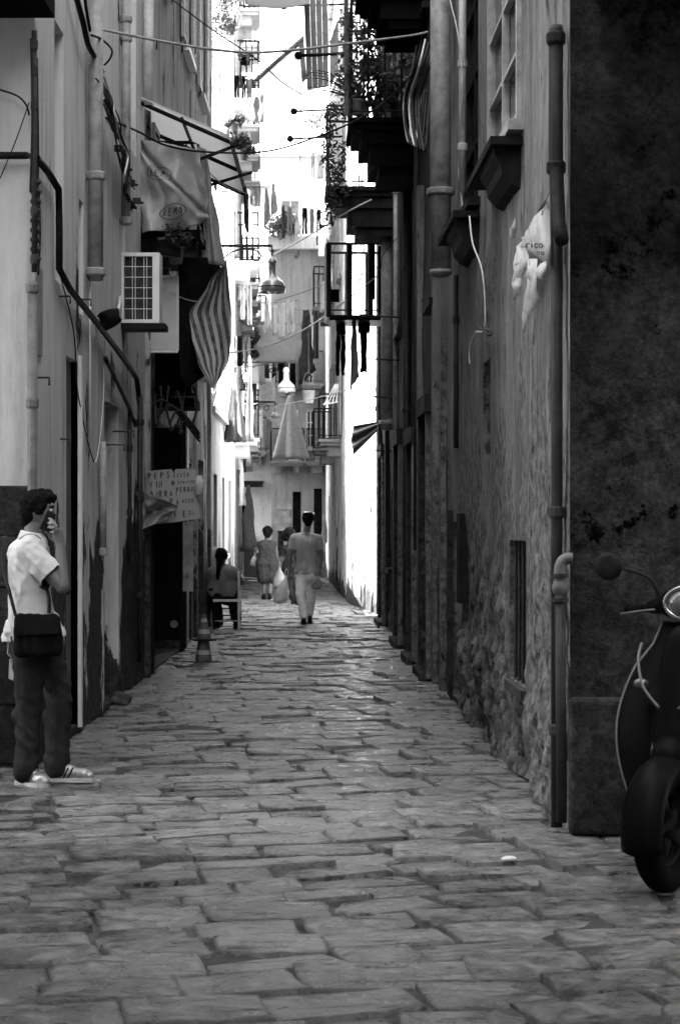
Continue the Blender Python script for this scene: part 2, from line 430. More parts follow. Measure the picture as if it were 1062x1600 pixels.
def box_on(mb, fc, u0, u1, z0, z1, o0, o1):
    vs = [fc.pos(u0, z0, o0), fc.pos(u1, z0, o0), fc.pos(u1, z0, o1), fc.pos(u0, z0, o1),
          fc.pos(u0, z1, o0), fc.pos(u1, z1, o0), fc.pos(u1, z1, o1), fc.pos(u0, z1, o1)]
    mb.box8(vs)
def prism(mb, pts, z0, z1):
    n = len(pts); mb.add([(x, y, z0) for x, y in pts]+[(x, y, z1) for x, y in pts],
                         [tuple(range(n))[::-1], tuple(range(n, 2*n))]+[(i, (i+1) % n, n+(i+1) % n, n+i) for i in range(n)])
def window_set(fc, root, u0, u1, z0, z1, dp=.12, frame=M_whiteP, nx=2, nzr=3, glass=M_glass, shutters=None, surround=None, sill=True):
    mb = MB(); w = .05
    for a, b_, c, d in ((u0, u0+w, z0, z1), (u1-w, u1, z0, z1), (u0+w, u1-w, z0, z0+w), (u0+w, u1-w, z1-w, z1)):
        box_on(mb, fc, a, b_, c, d, -dp, -dp+.06)
    for i in range(1, nx):
        u = u0+(u1-u0)*i/nx; box_on(mb, fc, u-.02, u+.02, z0+w, z1-w, -dp+.004, -dp+.05)
    for j in range(1, nzr):
        z = z0+(z1-z0)*j/nzr; box_on(mb, fc, u0+w, u1-w, z-.014, z+.014, -dp+.008, -dp+.046)
    wn_ = part(mb, 'window', frame, root)
    for i in range(nx):
        g = MB(); a = u0+w+(u1-u0-2*w)*i/nx; c = u0+w+(u1-u0-2*w)*(i+1)/nx
        box_on(g, fc, a, c, z0+w, z1-w, -dp-.006, -dp+.002); o = g.build('pane', glass); o.parent = wn_
        o.matrix_parent_inverse = Matrix.Identity(4); link_sub(o, wn_)
    if sill:
        g = MB(); box_on(g, fc, u0-.08, u1+.08, z0-.07, z0-.004, -.02, .09); o = g.build('sill', frame); link_sub(o, wn_)
    if shutters is not None:
        for sgn, ub in ((-1, u0), (1, u1)):
            g = MB(); hw = (u1-u0)/2
            a, c = (ub-hw, ub-.01) if sgn < 0 else (ub+.01, ub+hw)
            box_on(g, fc, a, a+.05, z0, z1, .025, .06); box_on(g, fc, c-.05, c, z0, z1, .025, .06)
            box_on(g, fc, a+.05, c-.05, z0, z0+.06, .027, .058); box_on(g, fc, a+.05, c-.05, z1-.06, z1, .027, .058)
            zc = z0+.09
            while zc < z1-.09: box_on(g, fc, a+.05, c-.05, zc, zc+.03, .03, .055); zc += .055
            o = g.build('shutter', shutters); link_sub(o, wn_)
    return wn_
def link_sub(o, par):
    """third level: the part carries the same parent inverse as its own parent, so world coordinates hold"""
    o.parent = par; root = par.parent
    o.matrix_parent_inverse = Matrix.Identity(4)
    return o
def door_panel(fc, root, u0, u1, z0, z1, dp, mat, name='door', handle=True, boards=0):
    mb = MB(); box_on(mb, fc, u0+.004, u1-.004, z0+.01, z1-.004, -dp, -dp+.05)
    if boards:
        for i in range(boards):
            a = u0+.03+(u1-u0-.06)*i/boards; c = u0+.03+(u1-u0-.06)*(i+1)/boards-.012
            box_on(mb, fc, a, c, z0+.04, z1-.04, -dp+.05, -dp+.062)
    d = part(mb, name, mat, root)
    if handle:
        h = MB(); h.ball(fc.pos(u0+.09, z0+1.0, -dp+.09), .028, 8); link_sub(h.build('handle', M_iron), d)
    return d

# ============================================================ GROUND AND PAVING
def street_ok(x, y):
    if y < 12: return -3.6 < x < 3.4
    lx = XL-.3 if y < 30 else (-2.3 if y < 37 else -3.0)
    rx = xr(y)+.25 if y < 32 else (.63-.09*(y-32) if y < 37 else .2-.035*(y-37))+.3
    return lx < x < rx
mb = MB(); mb.add([(-600, -300, -.075), (600, -300, -.075), (600, 900, -.075), (-600, 900, -.075)], [(0, 1, 2, 3)])
ground = struct(mb.build('ground', M_dirt))
mb = MB(); nx_, ny_ = 60, 330
def gz(x, y): return -.04*max(0, 1-((x+.4)/1.5)**2)+.022*nz((x*.9, y*.5, 0), 1, 3)+.020*nz((x*1.7, y*1.6, 2), 1, 8)
vs = [(-4+8*i/nx_, 3.5+j*.165, gz(-4+8*i/nx_, 3.5+j*.165)-.016+.007*nz((-4+8*i/nx_, 3.5+j*.165, 1), 2.6)) for j in range(ny_+1) for i in range(nx_+1)]
mb.add(vs, [(j*(nx_+1)+i, j*(nx_+1)+i+1, (j+1)*(nx_+1)+i+1, (j+1)*(nx_+1)+i) for j in range(ny_) for i in range(nx_)])
street = struct(mb.build('street', M_joint, smooth=True))

def stone_mesh(k, rnd):
    """unit slab -.5...5, worn pillow top, chipped outline, 48 triangles or so"""
    n = 4; vs = []; tx, ty = rnd.uniform(-.007, .007), rnd.uniform(-.009, .009)
    cj = [(rnd.uniform(-.07, .07), rnd.uniform(-.10, .10)) for _ in range(4)]
    for j in range(n+1):
        for i in range(n+1):
            a, b_ = i/n, j/n
            jx = (cj[0][0]*(1-a)*(1-b_)+cj[1][0]*a*(1-b_)+cj[2][0]*a*b_+cj[3][0]*(1-a)*b_)
            jy = (cj[0][1]*(1-a)*(1-b_)+cj[1][1]*a*(1-b_)+cj[2][1]*a*b_+cj[3][1]*(1-a)*b_)
            sx = (0, .045, .5, .955, 1)[i]-.5; sy = (0, .06, .5, .94, 1)[j]-.5
            e = i in (0, n) or j in (0, n); c = i in (0, n) and j in (0, n)
            z = -.009 if c else (-.004+rnd.uniform(-.004,.003) if e else 0.0)
            z += 0 if e else rnd.uniform(-.004, .004)
            x, y = sx+jx, sy+jy
            if e: x += rnd.uniform(-.028, .022); y += rnd.uniform(-.035, .03)
            if c: x *= .96; y *= .95
            vs.append((x, y, z+tx*sx*2+ty*sy*2))
    fs = [(j*5+i, j*5+i+1, (j+1)*5+i+1, (j+1)*5+i) for j in range(n) for i in range(n)]
    ring = [j for j in range(5)]+[9, 14, 19, 24]+[23, 22, 21, 20]+[15, 10, 5]
    o = len(vs); vs += [(vs[q][0]*1.0, vs[q][1]*1.0, -.05) for q in ring]
    m_ = len(ring); fs += [(ring[q], o+q, o+(q+1) % m_, ring[(q+1) % m_]) for q in range(m_)]
    me = bpy.data.meshes.new('paving_stone'); me.from_pydata(vs, [], fs); me.update()
    me.materials.append(M_pave); me.polygons.foreach_set('use_smooth', [True]*len(me.polygons))
    return me
rnd = random.Random(11)
SM = [stone_mesh(k, rnd) for k in range(14)]
ANG = R(13); ca, sa = math.cos(ANG), math.sin(ANG)
stones = []
row = -60
RH = .29
v = -30.0
while v < 70:
    h = RH*rnd.uniform(.85, 1.2); u = -60+rnd.uniform(0, .5)
    while u < 60:
        l = rnd.uniform(.28, .62)
        cu, cv = u+l/2, v+h/2
        x, y = cu*ca-cv*sa, cu*sa+cv*ca
        if 4.2 < y < 55.5 and street_ok(x, y): stones.append((x, y, l, h, rnd.randrange(14), rnd.gauss(0, .055), rnd.random() < .5, rnd.uniform(-.010, .008)))
        u += l
    v += h
def in_view(s): return abs(s[0]) < s[1]*.20+.35
vis = sorted([s for s in stones if in_view(s) and s[1] > 5.4], key=lambda s: s[1])
near = vis[:300]; nset = set(id(s) for s in near)
far_v, far_f = [], []
for s in stones:
    x, y, l, h, k, dr, fl, dz = s
    a = ANG+dr+(math.pi if fl else 0); z = gz(x, y)+dz
    gap = .002+.014*max(0, nz((x*2, y*2, 5), 2.1))*2
    M = Matrix.Translation((x, y, z)) @ Matrix.Rotation(a, 4, 'Z') @ Matrix.Rotation(nz((x*3.1, y*3.1, 0), 1.7)*.065, 4, 'X') @ Matrix.Rotation(nz((x*3.1, y*3.1, 9), 1.7)*.05, 4, 'Y') @ Matrix.Diagonal((l-gap, h-gap, 1, 1))
    if id(s) in nset:
        o = bpy.data.objects.new('paving_stone', SM[k]); COL.objects.link(o); o.parent = street; o.matrix_local = M
    else:
        off = len(far_v); me = SM[k]
        far_v += [tuple(M @ v_.co) for v_ in me.vertices]; far_f += [tuple(i+off for i in p.vertices) for p in me.polygons]
mb = MB(); mb.add(far_v, far_f); o = mb.build('paving_stones', M_pave, street, smooth=True); o['kind'] = 'stuff'

# ============================================================ HOUSES
def house(label, base, name='house'):
    return thing(name, label, 'house', base)
def roof_slab(root, pts, z, mat, t=.25): mb = MB(); prism(mb, pts, z, z+t); return part(mb, 'roof', mat, root)
def balcony(fc, root, u0, u1, z, out, railh, mat, nf=9, thick=.14, bracket=True, bulge=0, barr=.011, name='balcony', railmat=None, stepped=False):
    mb = MB(); box_on(mb, fc, u0, u1, z-thick*.45, z, -.02, out); box_on(mb, fc, u0+.05, u1-.05, z-thick, z-thick*.45-.001, -.02, out-.05)
    if stepped:
        box_on(mb, fc, u0+.09, u1-.09, z-thick*2.2, z-thick-.001, -.02, out-.14)
        box_on(mb, fc, u0+.14, u1-.14, z-thick*4.1, z-thick*2.2-.001, -.02, out*.68)
        box_on(mb, fc, u0+.19, u1-.19, z-thick*5.0, z-thick*4.1-.001, -.02, out*.56)
    elif bracket:
        for uu in (u0+.15, u1-.3): box_on(mb, fc, uu, uu+.15, z-thick*2.6, z-thick-.001, -.02, out*.6)
    bal = part(mb, name, mat, root)
    rm = railmat or M_black
    c = [fc.pos(u0+.03, 0, 0), fc.pos(u0+.03, 0, out-.03), fc.pos(u1-.03, 0, out-.03), fc.pos(u1-.03, 0, 0)]
    up = lambda p, h: p+Vector((0, 0, h))
    g = MB(); g.tube([up(p, z+railh) for p in c], .02, 6); link_sub(g.build('rail', rm), bal)
    g = MB(); g.tube([up(p, z+.07) for p in c], .012, 6); link_sub(g.build('lower_rail', rm), bal)
    seglist = []
    for a, b_, n in ((c[0], c[1], max(3, int(nf*.55))), (c[1], c[2], nf), (c[2], c[3], max(3, int(nf*.55)))):
        for i in range(n):
            seglist.append(a.lerp(b_, i/n))
    seglist.append(c[3])
    me = None
    for p in seglist:
        if me is None:
            g = MB(); g.tube([(0, 0, .0), (0, 0, railh)], barr, 5); o0 = g.build('baluster', rm); link_sub(o0, bal); o0.location = up(p, z); me = o0
        else:
            o = me.copy(); COL.objects.link(o); o.location = up(p, z)
    return bal
def strip(fc, root, u0, u1, z0, z1, out, mat, name='pilaster'):
    mb = MB(); box_on(mb, fc, u0, u1, z0, z1, -.03, out); return part(mb, name, mat, root)

def corbel(mb, fc, u0, u1, prof):
    n = len(prof); mb.add([fc.pos(u0, z, o) for o, z in prof]+[fc.pos(u1, z, o) for o, z in prof], [tuple(range(n)), tuple(range(2*n-1, n-1, -1))]+[(i, n+i, n+(i+1) % n, (i+1) % n) for i in range(n)])
# ---- left corner house
L1 = house('pale plastered corner house behind the standing man, streaked and cabled', (XL-.6, 15, 0))
fF = Facade((-9, 12.15), (XL, 12.15), (0, -1)); fS = Facade((XL, 12.15), (XL, 19.0), (1, 0)); L1S = fS
d0 = 12.15
opsS = [(13.0-d0, 13.42-d0, 3.2, 4.96, .22), (14.2-d0, 14.45-d0, 3.1, 3.95, .15), (13.55-d0, 14.15-d0, .06, 2.73, .12),
        (15.75-d0, 16.75-d0, .04, 2.55, .25), (17.4-d0, 17.9-d0, .9, 2.2, .3), (17.2-d0, 18.2-d0, 5.0, 6.9, .2)]
mb = MB()
fF.sheet(mb, 11.5, [], du=.3, dz=.25, amp=.012, seed=3)
fS.sheet(mb, 11.5, opsS, du=.16, dz=.12, amp=.008, seed=4, rough_low=.02)
prism(mb, [(-9, 12.7), (XL-.5, 12.7), (XL-.5, 18.99), (-9, 18.99)], 0, 11.5)
part(mb, 'wall', M_plL1, L1)
roof_slab(L1, [(-9.1, 12.0), (XL+.15, 12.0), (XL+.15, 19), (-9.1, 19)], 11.502, M_plL1)
door_panel(fS, L1, 13.55-d0, 14.15-d0, .06, 2.73, .10, M_door, handle=True)
mb = MB(); box_on(mb, fS, 14.15-d0, 14.22-d0, .04, 2.78, -.05, .028); part(mb, 'door_jamb', M_whiteP, L1)  # white strip stands in for the lit edge of the far jamb
door_panel(fS, L1, 15.75-d0, 16.75-d0, .04, 2.55, .2, M_dark, boards=4)
mb = MB(); box_on(mb, fS, 13.0-d0+.01, 13.42-d0-.01, 3.2, 3.9, -.2, -.16); part(mb, 'shutter', M_door, L1)
# coursed blocks showing at the foot of the corner
rnd = random.Random(5)
z = 0.02
while z < 1.62:
    h = rnd.uniform(.30, .42); u = fF.len-rnd.uniform(.30, .62); ue = fF.len-.03
    while ue > fF.len-1.7:
        mb = MB(); o_ = rnd.uniform(.004, .016); box_on(mb, fF, u, ue-.007, z, z+h-.008, -.02, o_); b_ = part(mb, 'stone_block', M_block, L1)
        md = b_.modifiers.new('bevel', 'BEVEL'); md.width = .012; md.segments = 2
        ue = u; u = ue-rnd.uniform(.4, .7)
    z += h
# corner quoin strip, weathered
strip(fS, L1, .0, .26, 2.62, 3.18, .012, M_greyP, 'patch')
# overhead balcony whose underside closes the top left corner of the view
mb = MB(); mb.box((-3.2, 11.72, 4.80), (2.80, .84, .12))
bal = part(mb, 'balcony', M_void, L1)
g = MB(); g.tube([(-4.6, 11.33, 5.80), (-1.84, 11.33, 5.80), (-1.84, 12.1, 5.80)], .02, 6); link_sub(g.build('rail', M_black), bal)
me = None
for i in range(20):
    if me is None:
        g = MB(); g.tube([(0, 0, 0), (0, 0, .93)], .01, 5); me = g.build('baluster', M_black); link_sub(me, bal); o = me
    else: o = me.copy(); COL.objects.link(o)
    o.location = (-4.55+i*.142, 11.33, 4.86)

# ---- left shop house
L2 = house('tall stained house over the drinks shop with the tarpaulins', (XL-.6, 24, 0))
fS2 = Facade((XL, 19.0), (XL, 28.8), (1, 0)); d0 = 19.0
ops2 = [(.42, 4.2, .02, 2.62, .42), (5.2, 6.0, .02, 2.3, .3), (7.2, 8.2, .03, 2.4, .3), (1.0, 2.1, 3.5, 5.6, .3), (4.5, 5.5, 3.6, 5.6, .25), (7.3, 8.3, 3.6, 5.6, .25),
        (1.2, 2.2, 7.4, 9.3, .25), (4.6, 5.6, 7.4, 9.3, .25), (7.2, 8.2, 7.4, 9.3, .25)]
mb = MB(); fS2.sheet(mb, 12.5, ops2, du=.25, dz=.2, amp=.014, seed=14, rough_low=.02)
prism(mb, [(-5.9, 19.01), (XL-.5, 19.01), (XL-.5, 28.3), (-5.9, 28.3)], 0, 12.5)
fE2 = Facade((XL, 28.8), (-5.9, 28.8), (0, 1)); fE2.sheet(mb, 12.5, [], du=1, dz=1, amp=.01)
part(mb, 'wall', M_plL2, L2)
roof_slab(L2, [(-5.9, 19.01), (XL+.2, 19.01), (XL+.2, 29), (-5.9, 29)], 12.502, M_plL2)
for (a, b_, c, d, e) in ops2[3:]:
    window_set(fS2, L2, a, b_, c, d, .14, frame=M_whiteP if a < 7 else M_greyP, shutters=M_greyP)
door_panel(fS2, L2, 5.2, 6.0, .02, 2.3, .2, M_door); door_panel(fS2, L2, 7.2, 8.2, .03, 2.4, .2, M_dark)
for (u0, u1, z0, z1, o_, mt) in ((.30, .40, .02, 2.9, .06, M_dark), (4.22, 4.4, .02, 2.75, .07, M_dark), (.02, .16, 0.02, 12.4, .05, M_plL2), (4.75, 4.9, 0.02, 3.1, .05, M_greyP), (6.4, 6.6, .02, 6, .04, M_plL2), (9.0, 9.25, 0.02, 12.4, .05, M_plL2)):
    strip(fS2, L2, u0, u1, z0, z1, o_, mt, 'pilaster')
balcony(fS2, L2, .7, 2.5, 4.55, .5, .9, M_dark, nf=9, thick=.2, barr=.008, bracket=False)

# ---- low house
L3 = house('low flat-roofed house in the gap before the sunlit end wall', (XL-.6, 33, 0))
fS3 = Facade((XL-.02, 28.82), (XL-.1, 37.0), (1, -.01))
ops3 = [(1.0, 2.0, .02, 2.3, .3), (3.6, 4.4, 1.0, 2.3, .25), (5.8, 6.8, .02, 2.3, .3)]
mb = MB(); fS3.sheet(mb, 3.2, ops3, du=.4, dz=.3, amp=.014, seed=24)
prism(mb, [(-7, 28.85), (XL-.5, 28.85), (XL-.5, 36.95), (-7, 36.95)], 0, 3.19)
part(mb, 'wall', M_plL3, L3); roof_slab(L3, [(-7, 28.9), (XL+.06, 28.9), (XL, 36.97), (-7, 36.97)], 3.202, M_greyP, .1)
door_panel(fS3, L3, 1.0, 2.0, .02, 2.3, .2, M_dark); door_panel(fS3, L3, 5.8, 6.8, .02, 2.3, .2, M_door)
window_set(fS3, L3, 3.6, 4.4, 1.0, 2.3, .15)

# ---- far left house
L4 = house('tall pale house with the sunlit end wall beyond the low roof', (-2.7, 44, 0))
fS4 = Facade((-2.05, 37.0), (-2.6, 51.0), (1, .04)); fE4 = Facade((-9, 37.0), (-2.05, 37.0), (0, -1))
ops4 = [(a, a+1.0, z, z+1.9, .25) for z in (3.3, 6.8, 10.2, 13.6) for a in (1.2, 4.6, 8.0, 11.4)]+[(1.4, 2.4, .02, 2.3, .25), (6.0, 7.2, .02, 2.4, .3)]
opsE = [(5.55, 6.45, z, z+1.6, .25) for z in (4.4, 7.6, 10.8)]
mb = MB(); fS4.sheet(mb, 15.6, ops4, du=.5, dz=.5, amp=.012, seed=31); fE4.sheet(mb, 15.6, opsE, du=.5, dz=.5, amp=.012, seed=32)
prism(mb, [(-9, 37.5), (-2.6, 37.5), (-3.15, 50.99), (-9, 50.99)], 0, 15.59)
part(mb, 'wall', M_plL4, L4); roof_slab(L4, [(-9.2, 36.85), (-1.85, 36.85), (-2.4, 51), (-9.2, 51)], 15.602, M_plL4)
for (a, b_, c, d, e) in ops4[:-2]: window_set(fS4, L4, a, b_, c, d, .14, frame=M_whiteP, shutters=M_greyP)
for (a, b_, c, d, e) in opsE: window_set(fE4, L4, a, b_, c, d, .12, frame=M_greyP, shutters=M_greyP)
for (a, b_, c, d, e) in ops4[-2:]: door_panel(fS4, L4, a, b_, c, d, .2, M_dark)
for z in (3.2, 6.7, 10.1, 13.5):
    for a in (1.2, 4.6, 8.0, 11.4): balcony(fS4, L4, a-.3, a+1.3, z, .5, .95, M_plL4, nf=8)

# ---- house facing us at the bend, left of the end house
L5 = house('house facing us at the bend with the small black awning', (-3.4, 55, 0))
f5 = Facade((-7.5, 54.2), (-1.92, 54.2), (0, -1))
ops5 = [(4.62, 4.92, .03, 2.35, .3), (3.2, 4.0, 3.6, 5.5, .25), (4.5, 5.2, 3.6, 5.5, .25), (3.2, 4.0, 7.0, 8.8, .25), (4.5, 5.2, 7.0, 8.8, .25)]
mb = MB(); f5.sheet(mb, 11, ops5, du=.4, dz=.4, amp=.02, seed=41); prism(mb, [(-7.5, 54.7), (-1.92, 54.7), (-1.92, 60), (-7.5, 60)], 0, 10.99)
part(mb, 'wall', M_plL4, L5); roof_slab(L5, [(-7.6, 54), (-1.92, 54), (-1.92, 60), (-7.6, 60)], 11.002, M_plL4)
door_panel(f5, L5, 4.62, 4.92, .03, 2.35, .2, M_void, handle=False)
for o in ops5[1:]: window_set(f5, L5, *o[:4], .12, frame=M_whiteP, shutters=M_greyP)
balcony(f5, L5, 4.25, 5.45, 3.5, .6, .95, M_plF, nf=9); balcony(f5, L5, 4.25, 5.45, 6.9, .6, .95, M_plF, nf=9)
mb = MB(); box_on(mb, f5, 4.45, 5.35, 2.62, 2.68, 0, .7); box_on(mb, f5, 4.45, 5.35, 2.50, 2.619, .66, .7); part(mb, 'awning', M_dark, L5)

# ---- end house closing the street
FH = house('end house closing the street with stone blocks and two dark doors', (-1.0, 54.5, 0))
fE = Facade((-1.9, 53.4), (1.2, 53.4), (0, -1))
def ue(px): return (px-CX)*53.4/F+1.9
sF = F/53.4
def zF(py): return EYE-(py-CY)/sF
opsF = [(ue(457), ue(470), .03, zF(768), .25), (ue(490), ue(503), zF(842), zF(763), .25), (ue(434), ue(443), zF(872), zF(825), .15),
        (ue(450), ue(466), zF(720), zF(640), .3), (ue(478), ue(492), zF(700), zF(640), .25), (ue(438), ue(452), zF(600), zF(500), .25), (ue(476), ue(490), zF(600), zF(500), .25)]
mb = MB(); fE.sheet(mb, 9.1, opsF, du=.25, dz=.25, amp=.02, seed=51); prism(mb, [(-1.9, 53.9), (1.2, 53.9), (1.2, 62), (-1.9, 62)], 0, 9.09)
part(mb, 'wall', M_plF, FH); roof_slab(FH, [(-2.0, 53.15), (1.2, 53.15), (1.2, 62), (-2.0, 62)], 9.102, M_plL4, .35)
door_panel(fE, FH, *opsF[0][:4], .2, M_dark, boards=3)
door_panel(fE, FH, *opsF[1][:4], .2, M_dark, handle=False)
mb = MB(); box_on(mb, fE, opsF[2][0], opsF[2][1], opsF[2][2], opsF[2][3], -.1, -.06); part(mb, 'meter_hatch', M_iron, FH)
for o in opsF[3:]: window_set(fE, FH, *o[:4], .12, frame=M_whiteP)
balcony(fE, FH, ue(422), ue(476), zF(722), .75, .9, M_plF, nf=18, thick=.12, barr=.008)
balcony(fE, FH, ue(478), ue(512), zF(722), .6, .9, M_plF, nf=14, thick=.12, barr=.008)
balcony(fE, FH, ue(430), ue(470), zF(602), .6, .9, M_plF, nf=12, thick=.12, barr=.008)
balcony(fE, FH, ue(472), ue(506), zF(602), .6, .9, M_plF, nf=10, thick=.12, barr=.008)
rnd = random.Random(8); z = .1
while z < zF(790):
    h = rnd.uniform(.17, .23); u = ue(426)+rnd.uniform(0, .1)
    while u < ue(456)-.1:
        l = min(rnd.uniform(.25, .42), ue(456)-u); oo = any(o[0]-.03 < u+l/2 < o[1]+.1 and o[2] < z+h/2 < o[3] for o in opsF)
        if not oo:
            mb = MB(); box_on(mb, fE, u+.008, u+l-.008, z+.008, z+h-.008, -.02, rnd.uniform(.03, .055)); part(mb, 'stone_block', M_blockF, FH)
        u += l
    z += h

# ---- sunlit houses above and beyond
G = house('sunlit white house rising above the end of the street', (0, 74, 0))
fG = Facade((-4.4, 72), (3, 72), (0, -1))
opsG = [(.9, 1.5, 12.2, 13.5, .2), (2.2, 2.9, 12.0, 13.6, .2), (3.15, 3.6, 9.6, 11.0, .2)]
mb = MB(); fG.sheet(mb, 15.2, opsG, du=1, dz=1, amp=.01, seed=61); prism(mb, [(-4.4, 72.5), (3, 72.5), (3, 80), (-4.4, 80)], 0, 15.19)
part(mb, 'wall', M_white, G); roof_slab(G, [(-4.5, 71.6), (3, 71.6), (3, 80), (-4.5, 80)], 15.202, M_white, .3)
for o in opsG: window_set(fG, G, *o[:4], .12, frame=M_greyP, shutters=M_greyP)
G2 = house('distant white house with a sloping tiled roof against the sky', (-4, 98, 0))
mb = MB(); mb.add([(-4.2, 96, 8), (-2.05, 96, 8), (-2.05, 96, 25.3), (-4.2, 96, 23.6), (-4.2, 104, 8), (-2.05, 104, 8), (-2.05, 104, 25.3), (-4.2, 104, 23.6)],
                  [(0, 1, 2, 3), (1, 5, 6, 2), (4, 7, 6, 5), (0, 3, 7, 4), (3, 2, 6, 7), (0, 4, 5, 1)])
mb.box((-3.1, 100, 4), (2.1, 8, 8)); part(mb, 'wall', M_white, G2)
mb = MB()
mb.box8([(-4.7, 95.3, 23.0), (-1.8, 95.3, 25.6), (-1.8, 104.5, 25.6), (-4.7, 104.5, 23.0), (-4.7, 95.3, 23.10), (-1.8, 95.3, 25.7), (-1.8, 104.5, 25.7), (-4.7, 104.5, 23.10)])
for i in range(30):
    t = i/30; mb.tube([(-4.7+2.9*t, 95.2, 23.10+2.58*t), (-4.7+2.9*t, 104.4, 23.10+2.58*t)], .04, 5)
part(mb, 'roof', M_block, G2)

# ---- right corner house
R1 = house('dark sooty corner house with peeling plaster beside the scooter', (1.9, 12, 0))
fRF = Facade((8, 9.5), (1.136, 9.5), (0, -1))
RA, RB = (1.136, 9.5), (xr(17.2), 17.2); fR1 = Facade(RB, RA, (-1, -.0225)); L_ = fR1.len
def uR(fc, d): return (fc.A.y-d)/abs(fc.dir.y)
def rng(fc, d1, d2): a, b_ = uR(fc, d2), uR(fc, d1); return (min(a, b_), max(a, b_))
a1, b1 = rng(fR1, 11.3, 12.2); a2, b2 = rng(fR1, 11.55, 13.35); a3, b3 = rng(fR1, 14.3, 16.0); a4, b4 = rng(fR1, 15.7, 16.6); a5, b5 = rng(fR1, 13.4, 13.9)
opsR1 = [(a1, b1, .57, 1.44, .4), (a2, b2, 3.93, 6.2, .16), (a3, b3, 3.93, 6.2, .25), (a4, b4, .06, 1.55, .35), (a5, b5, 2.0, 2.7, .12)]
mb = MB()
fR1.sheet(mb, 16, opsR1, du=.07, dz=.06, amp=.022, seed=71, rough_low=.085, fine_z=4.4)
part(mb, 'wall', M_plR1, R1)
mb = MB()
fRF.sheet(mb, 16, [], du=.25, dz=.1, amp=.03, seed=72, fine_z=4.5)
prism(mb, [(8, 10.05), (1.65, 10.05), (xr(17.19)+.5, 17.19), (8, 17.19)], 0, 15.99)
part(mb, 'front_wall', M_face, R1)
roof_slab(R1, [(8, 9.35), (1.0, 9.35), (xr(17.2)-.12, 17.19), (8, 17.19)], 16.002, M_plR1)
window_set(fR1, R1, a2, b2, 3.97, 6.2, .03, frame=M_greyP, nx=2, nzr=5, shutters=None)
window_set(fR1, R1, a3, b3, 3.97, 6.2, .1, frame=M_dark, nx=2, nzr=4, shutters=None)
for (a, b_) in ((a2, b2), (a3, b3)):
    mb = MB(); box_on(mb, fR1, a+.22, b_+.03, 3.82, 3.87, -.02, .19); corbel(mb, fR1, b_-.95, b_-.05, [(-.02, 3.818), (.16, 3.818), (.155, 3.77), (.12, 3.72), (.11, 3.66), (.06, 3.60), (-.02, 3.56)])
    part(mb, 'ledge', M_dark, R1)
mb = MB(); box_on(mb, fR1, a1+.003, b1-.003, .573, 1.437, -.39, -.04); part(mb, 'shutter', M_void, R1)  # no real shutter: black block filling the niche in place of its shade
# niche bars and sill
mb = MB(); box_on(mb, fR1, a1, b1, .50, .56, -.02, .035); part(mb, 'sill', M_iron, R1)
for i in range(4):
    mb = MB(); u = a1+(b1-a1)*(i+.7)/4.5; mb.tube([fR1.pos(u, .57, -.02), fR1.pos(u+.02, 1.44, -.02)], .008, 5); part(mb, 'window_bar', M_iron, R1)
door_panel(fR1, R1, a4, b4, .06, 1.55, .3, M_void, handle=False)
mb = MB(); box_on(mb, fR1, b4+.05, b4+.35, .9, 1.62, -.02, .05); part(mb, 'meter_box', M_dark, R1)
mb = MB(); box_on(mb, fR1, a4-.1, a4+.0, .1, 1.65, -.02, .05); part(mb, 'door_jamb', M_plR2, R1)
# plinth blocks at the foot of the front
x = 1.12
for w in (.62, .58, .66, .5, .7):
    mb = MB(); mb.box((x+w/2, 9.47, .35), (w-.012, .10, .70-.02*(w > .6))); o = part(mb, 'plinth_block', M_blockD, R1)
    md = o.modifiers.new('bevel', 'BEVEL'); md.width = .03; md.segments = 3; x += w
# unseen balcony over the front, reaching out to shade the top right corner
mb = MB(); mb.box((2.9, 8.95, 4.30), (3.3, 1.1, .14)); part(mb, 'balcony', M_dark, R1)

# ---- right middle houses
def right_house(label, d1, d2, H, mat, ops, seed, base, offs=0.0):
    h = house(label, base); A = (xr(d2)+offs, d2); B = (xr(d1)+offs, d1); fc = Facade(A, B, (-1, -.0225))
    O = []
    for (da, db, z0, z1, dp) in ops:
        a, b_ = rng(fc, da, db); O.append((a, b_, z0, z1, dp))
    mb = MB(); fc.sheet(mb, H, O, du=.14, dz=.16, amp=.03, seed=seed, rough_low=.06)
    prism(mb, [(8, d1+.012), (A[0]+.55, d1+.012), (A[0]+.55, d2-.01), (8, d2-.01)], 0, H-.01)
    part(mb, 'wall', mat, h); roof_slab(h, [(8, d1+.012), (B[0]-.1, d1+.012), (A[0]-.1, d2-.01), (8, d2-.01)], H+.002, mat)
    return h, fc, O
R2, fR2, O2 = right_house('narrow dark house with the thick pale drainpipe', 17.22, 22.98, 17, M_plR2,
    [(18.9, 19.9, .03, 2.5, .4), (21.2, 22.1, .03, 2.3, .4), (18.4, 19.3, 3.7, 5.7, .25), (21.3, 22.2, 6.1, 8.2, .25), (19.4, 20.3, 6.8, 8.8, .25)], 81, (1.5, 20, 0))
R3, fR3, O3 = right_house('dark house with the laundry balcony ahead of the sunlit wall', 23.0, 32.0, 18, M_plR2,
    [(24.0, 25.0, .03, 2.4, .4), (26.6, 27.4, .9, 2.0, .3), (28.6, 29.8, .03, 2.4, .4), (26.2, 27.2, 6.2, 8.2, .25), (27.0, 28.0, 4.5, 5.3, .25), (30.1, 30.9, 3.4, 5.0, .2), (24.2, 25.2, 4.0, 6.0, .25)], 82, (1.3, 27, 0), 0.0)
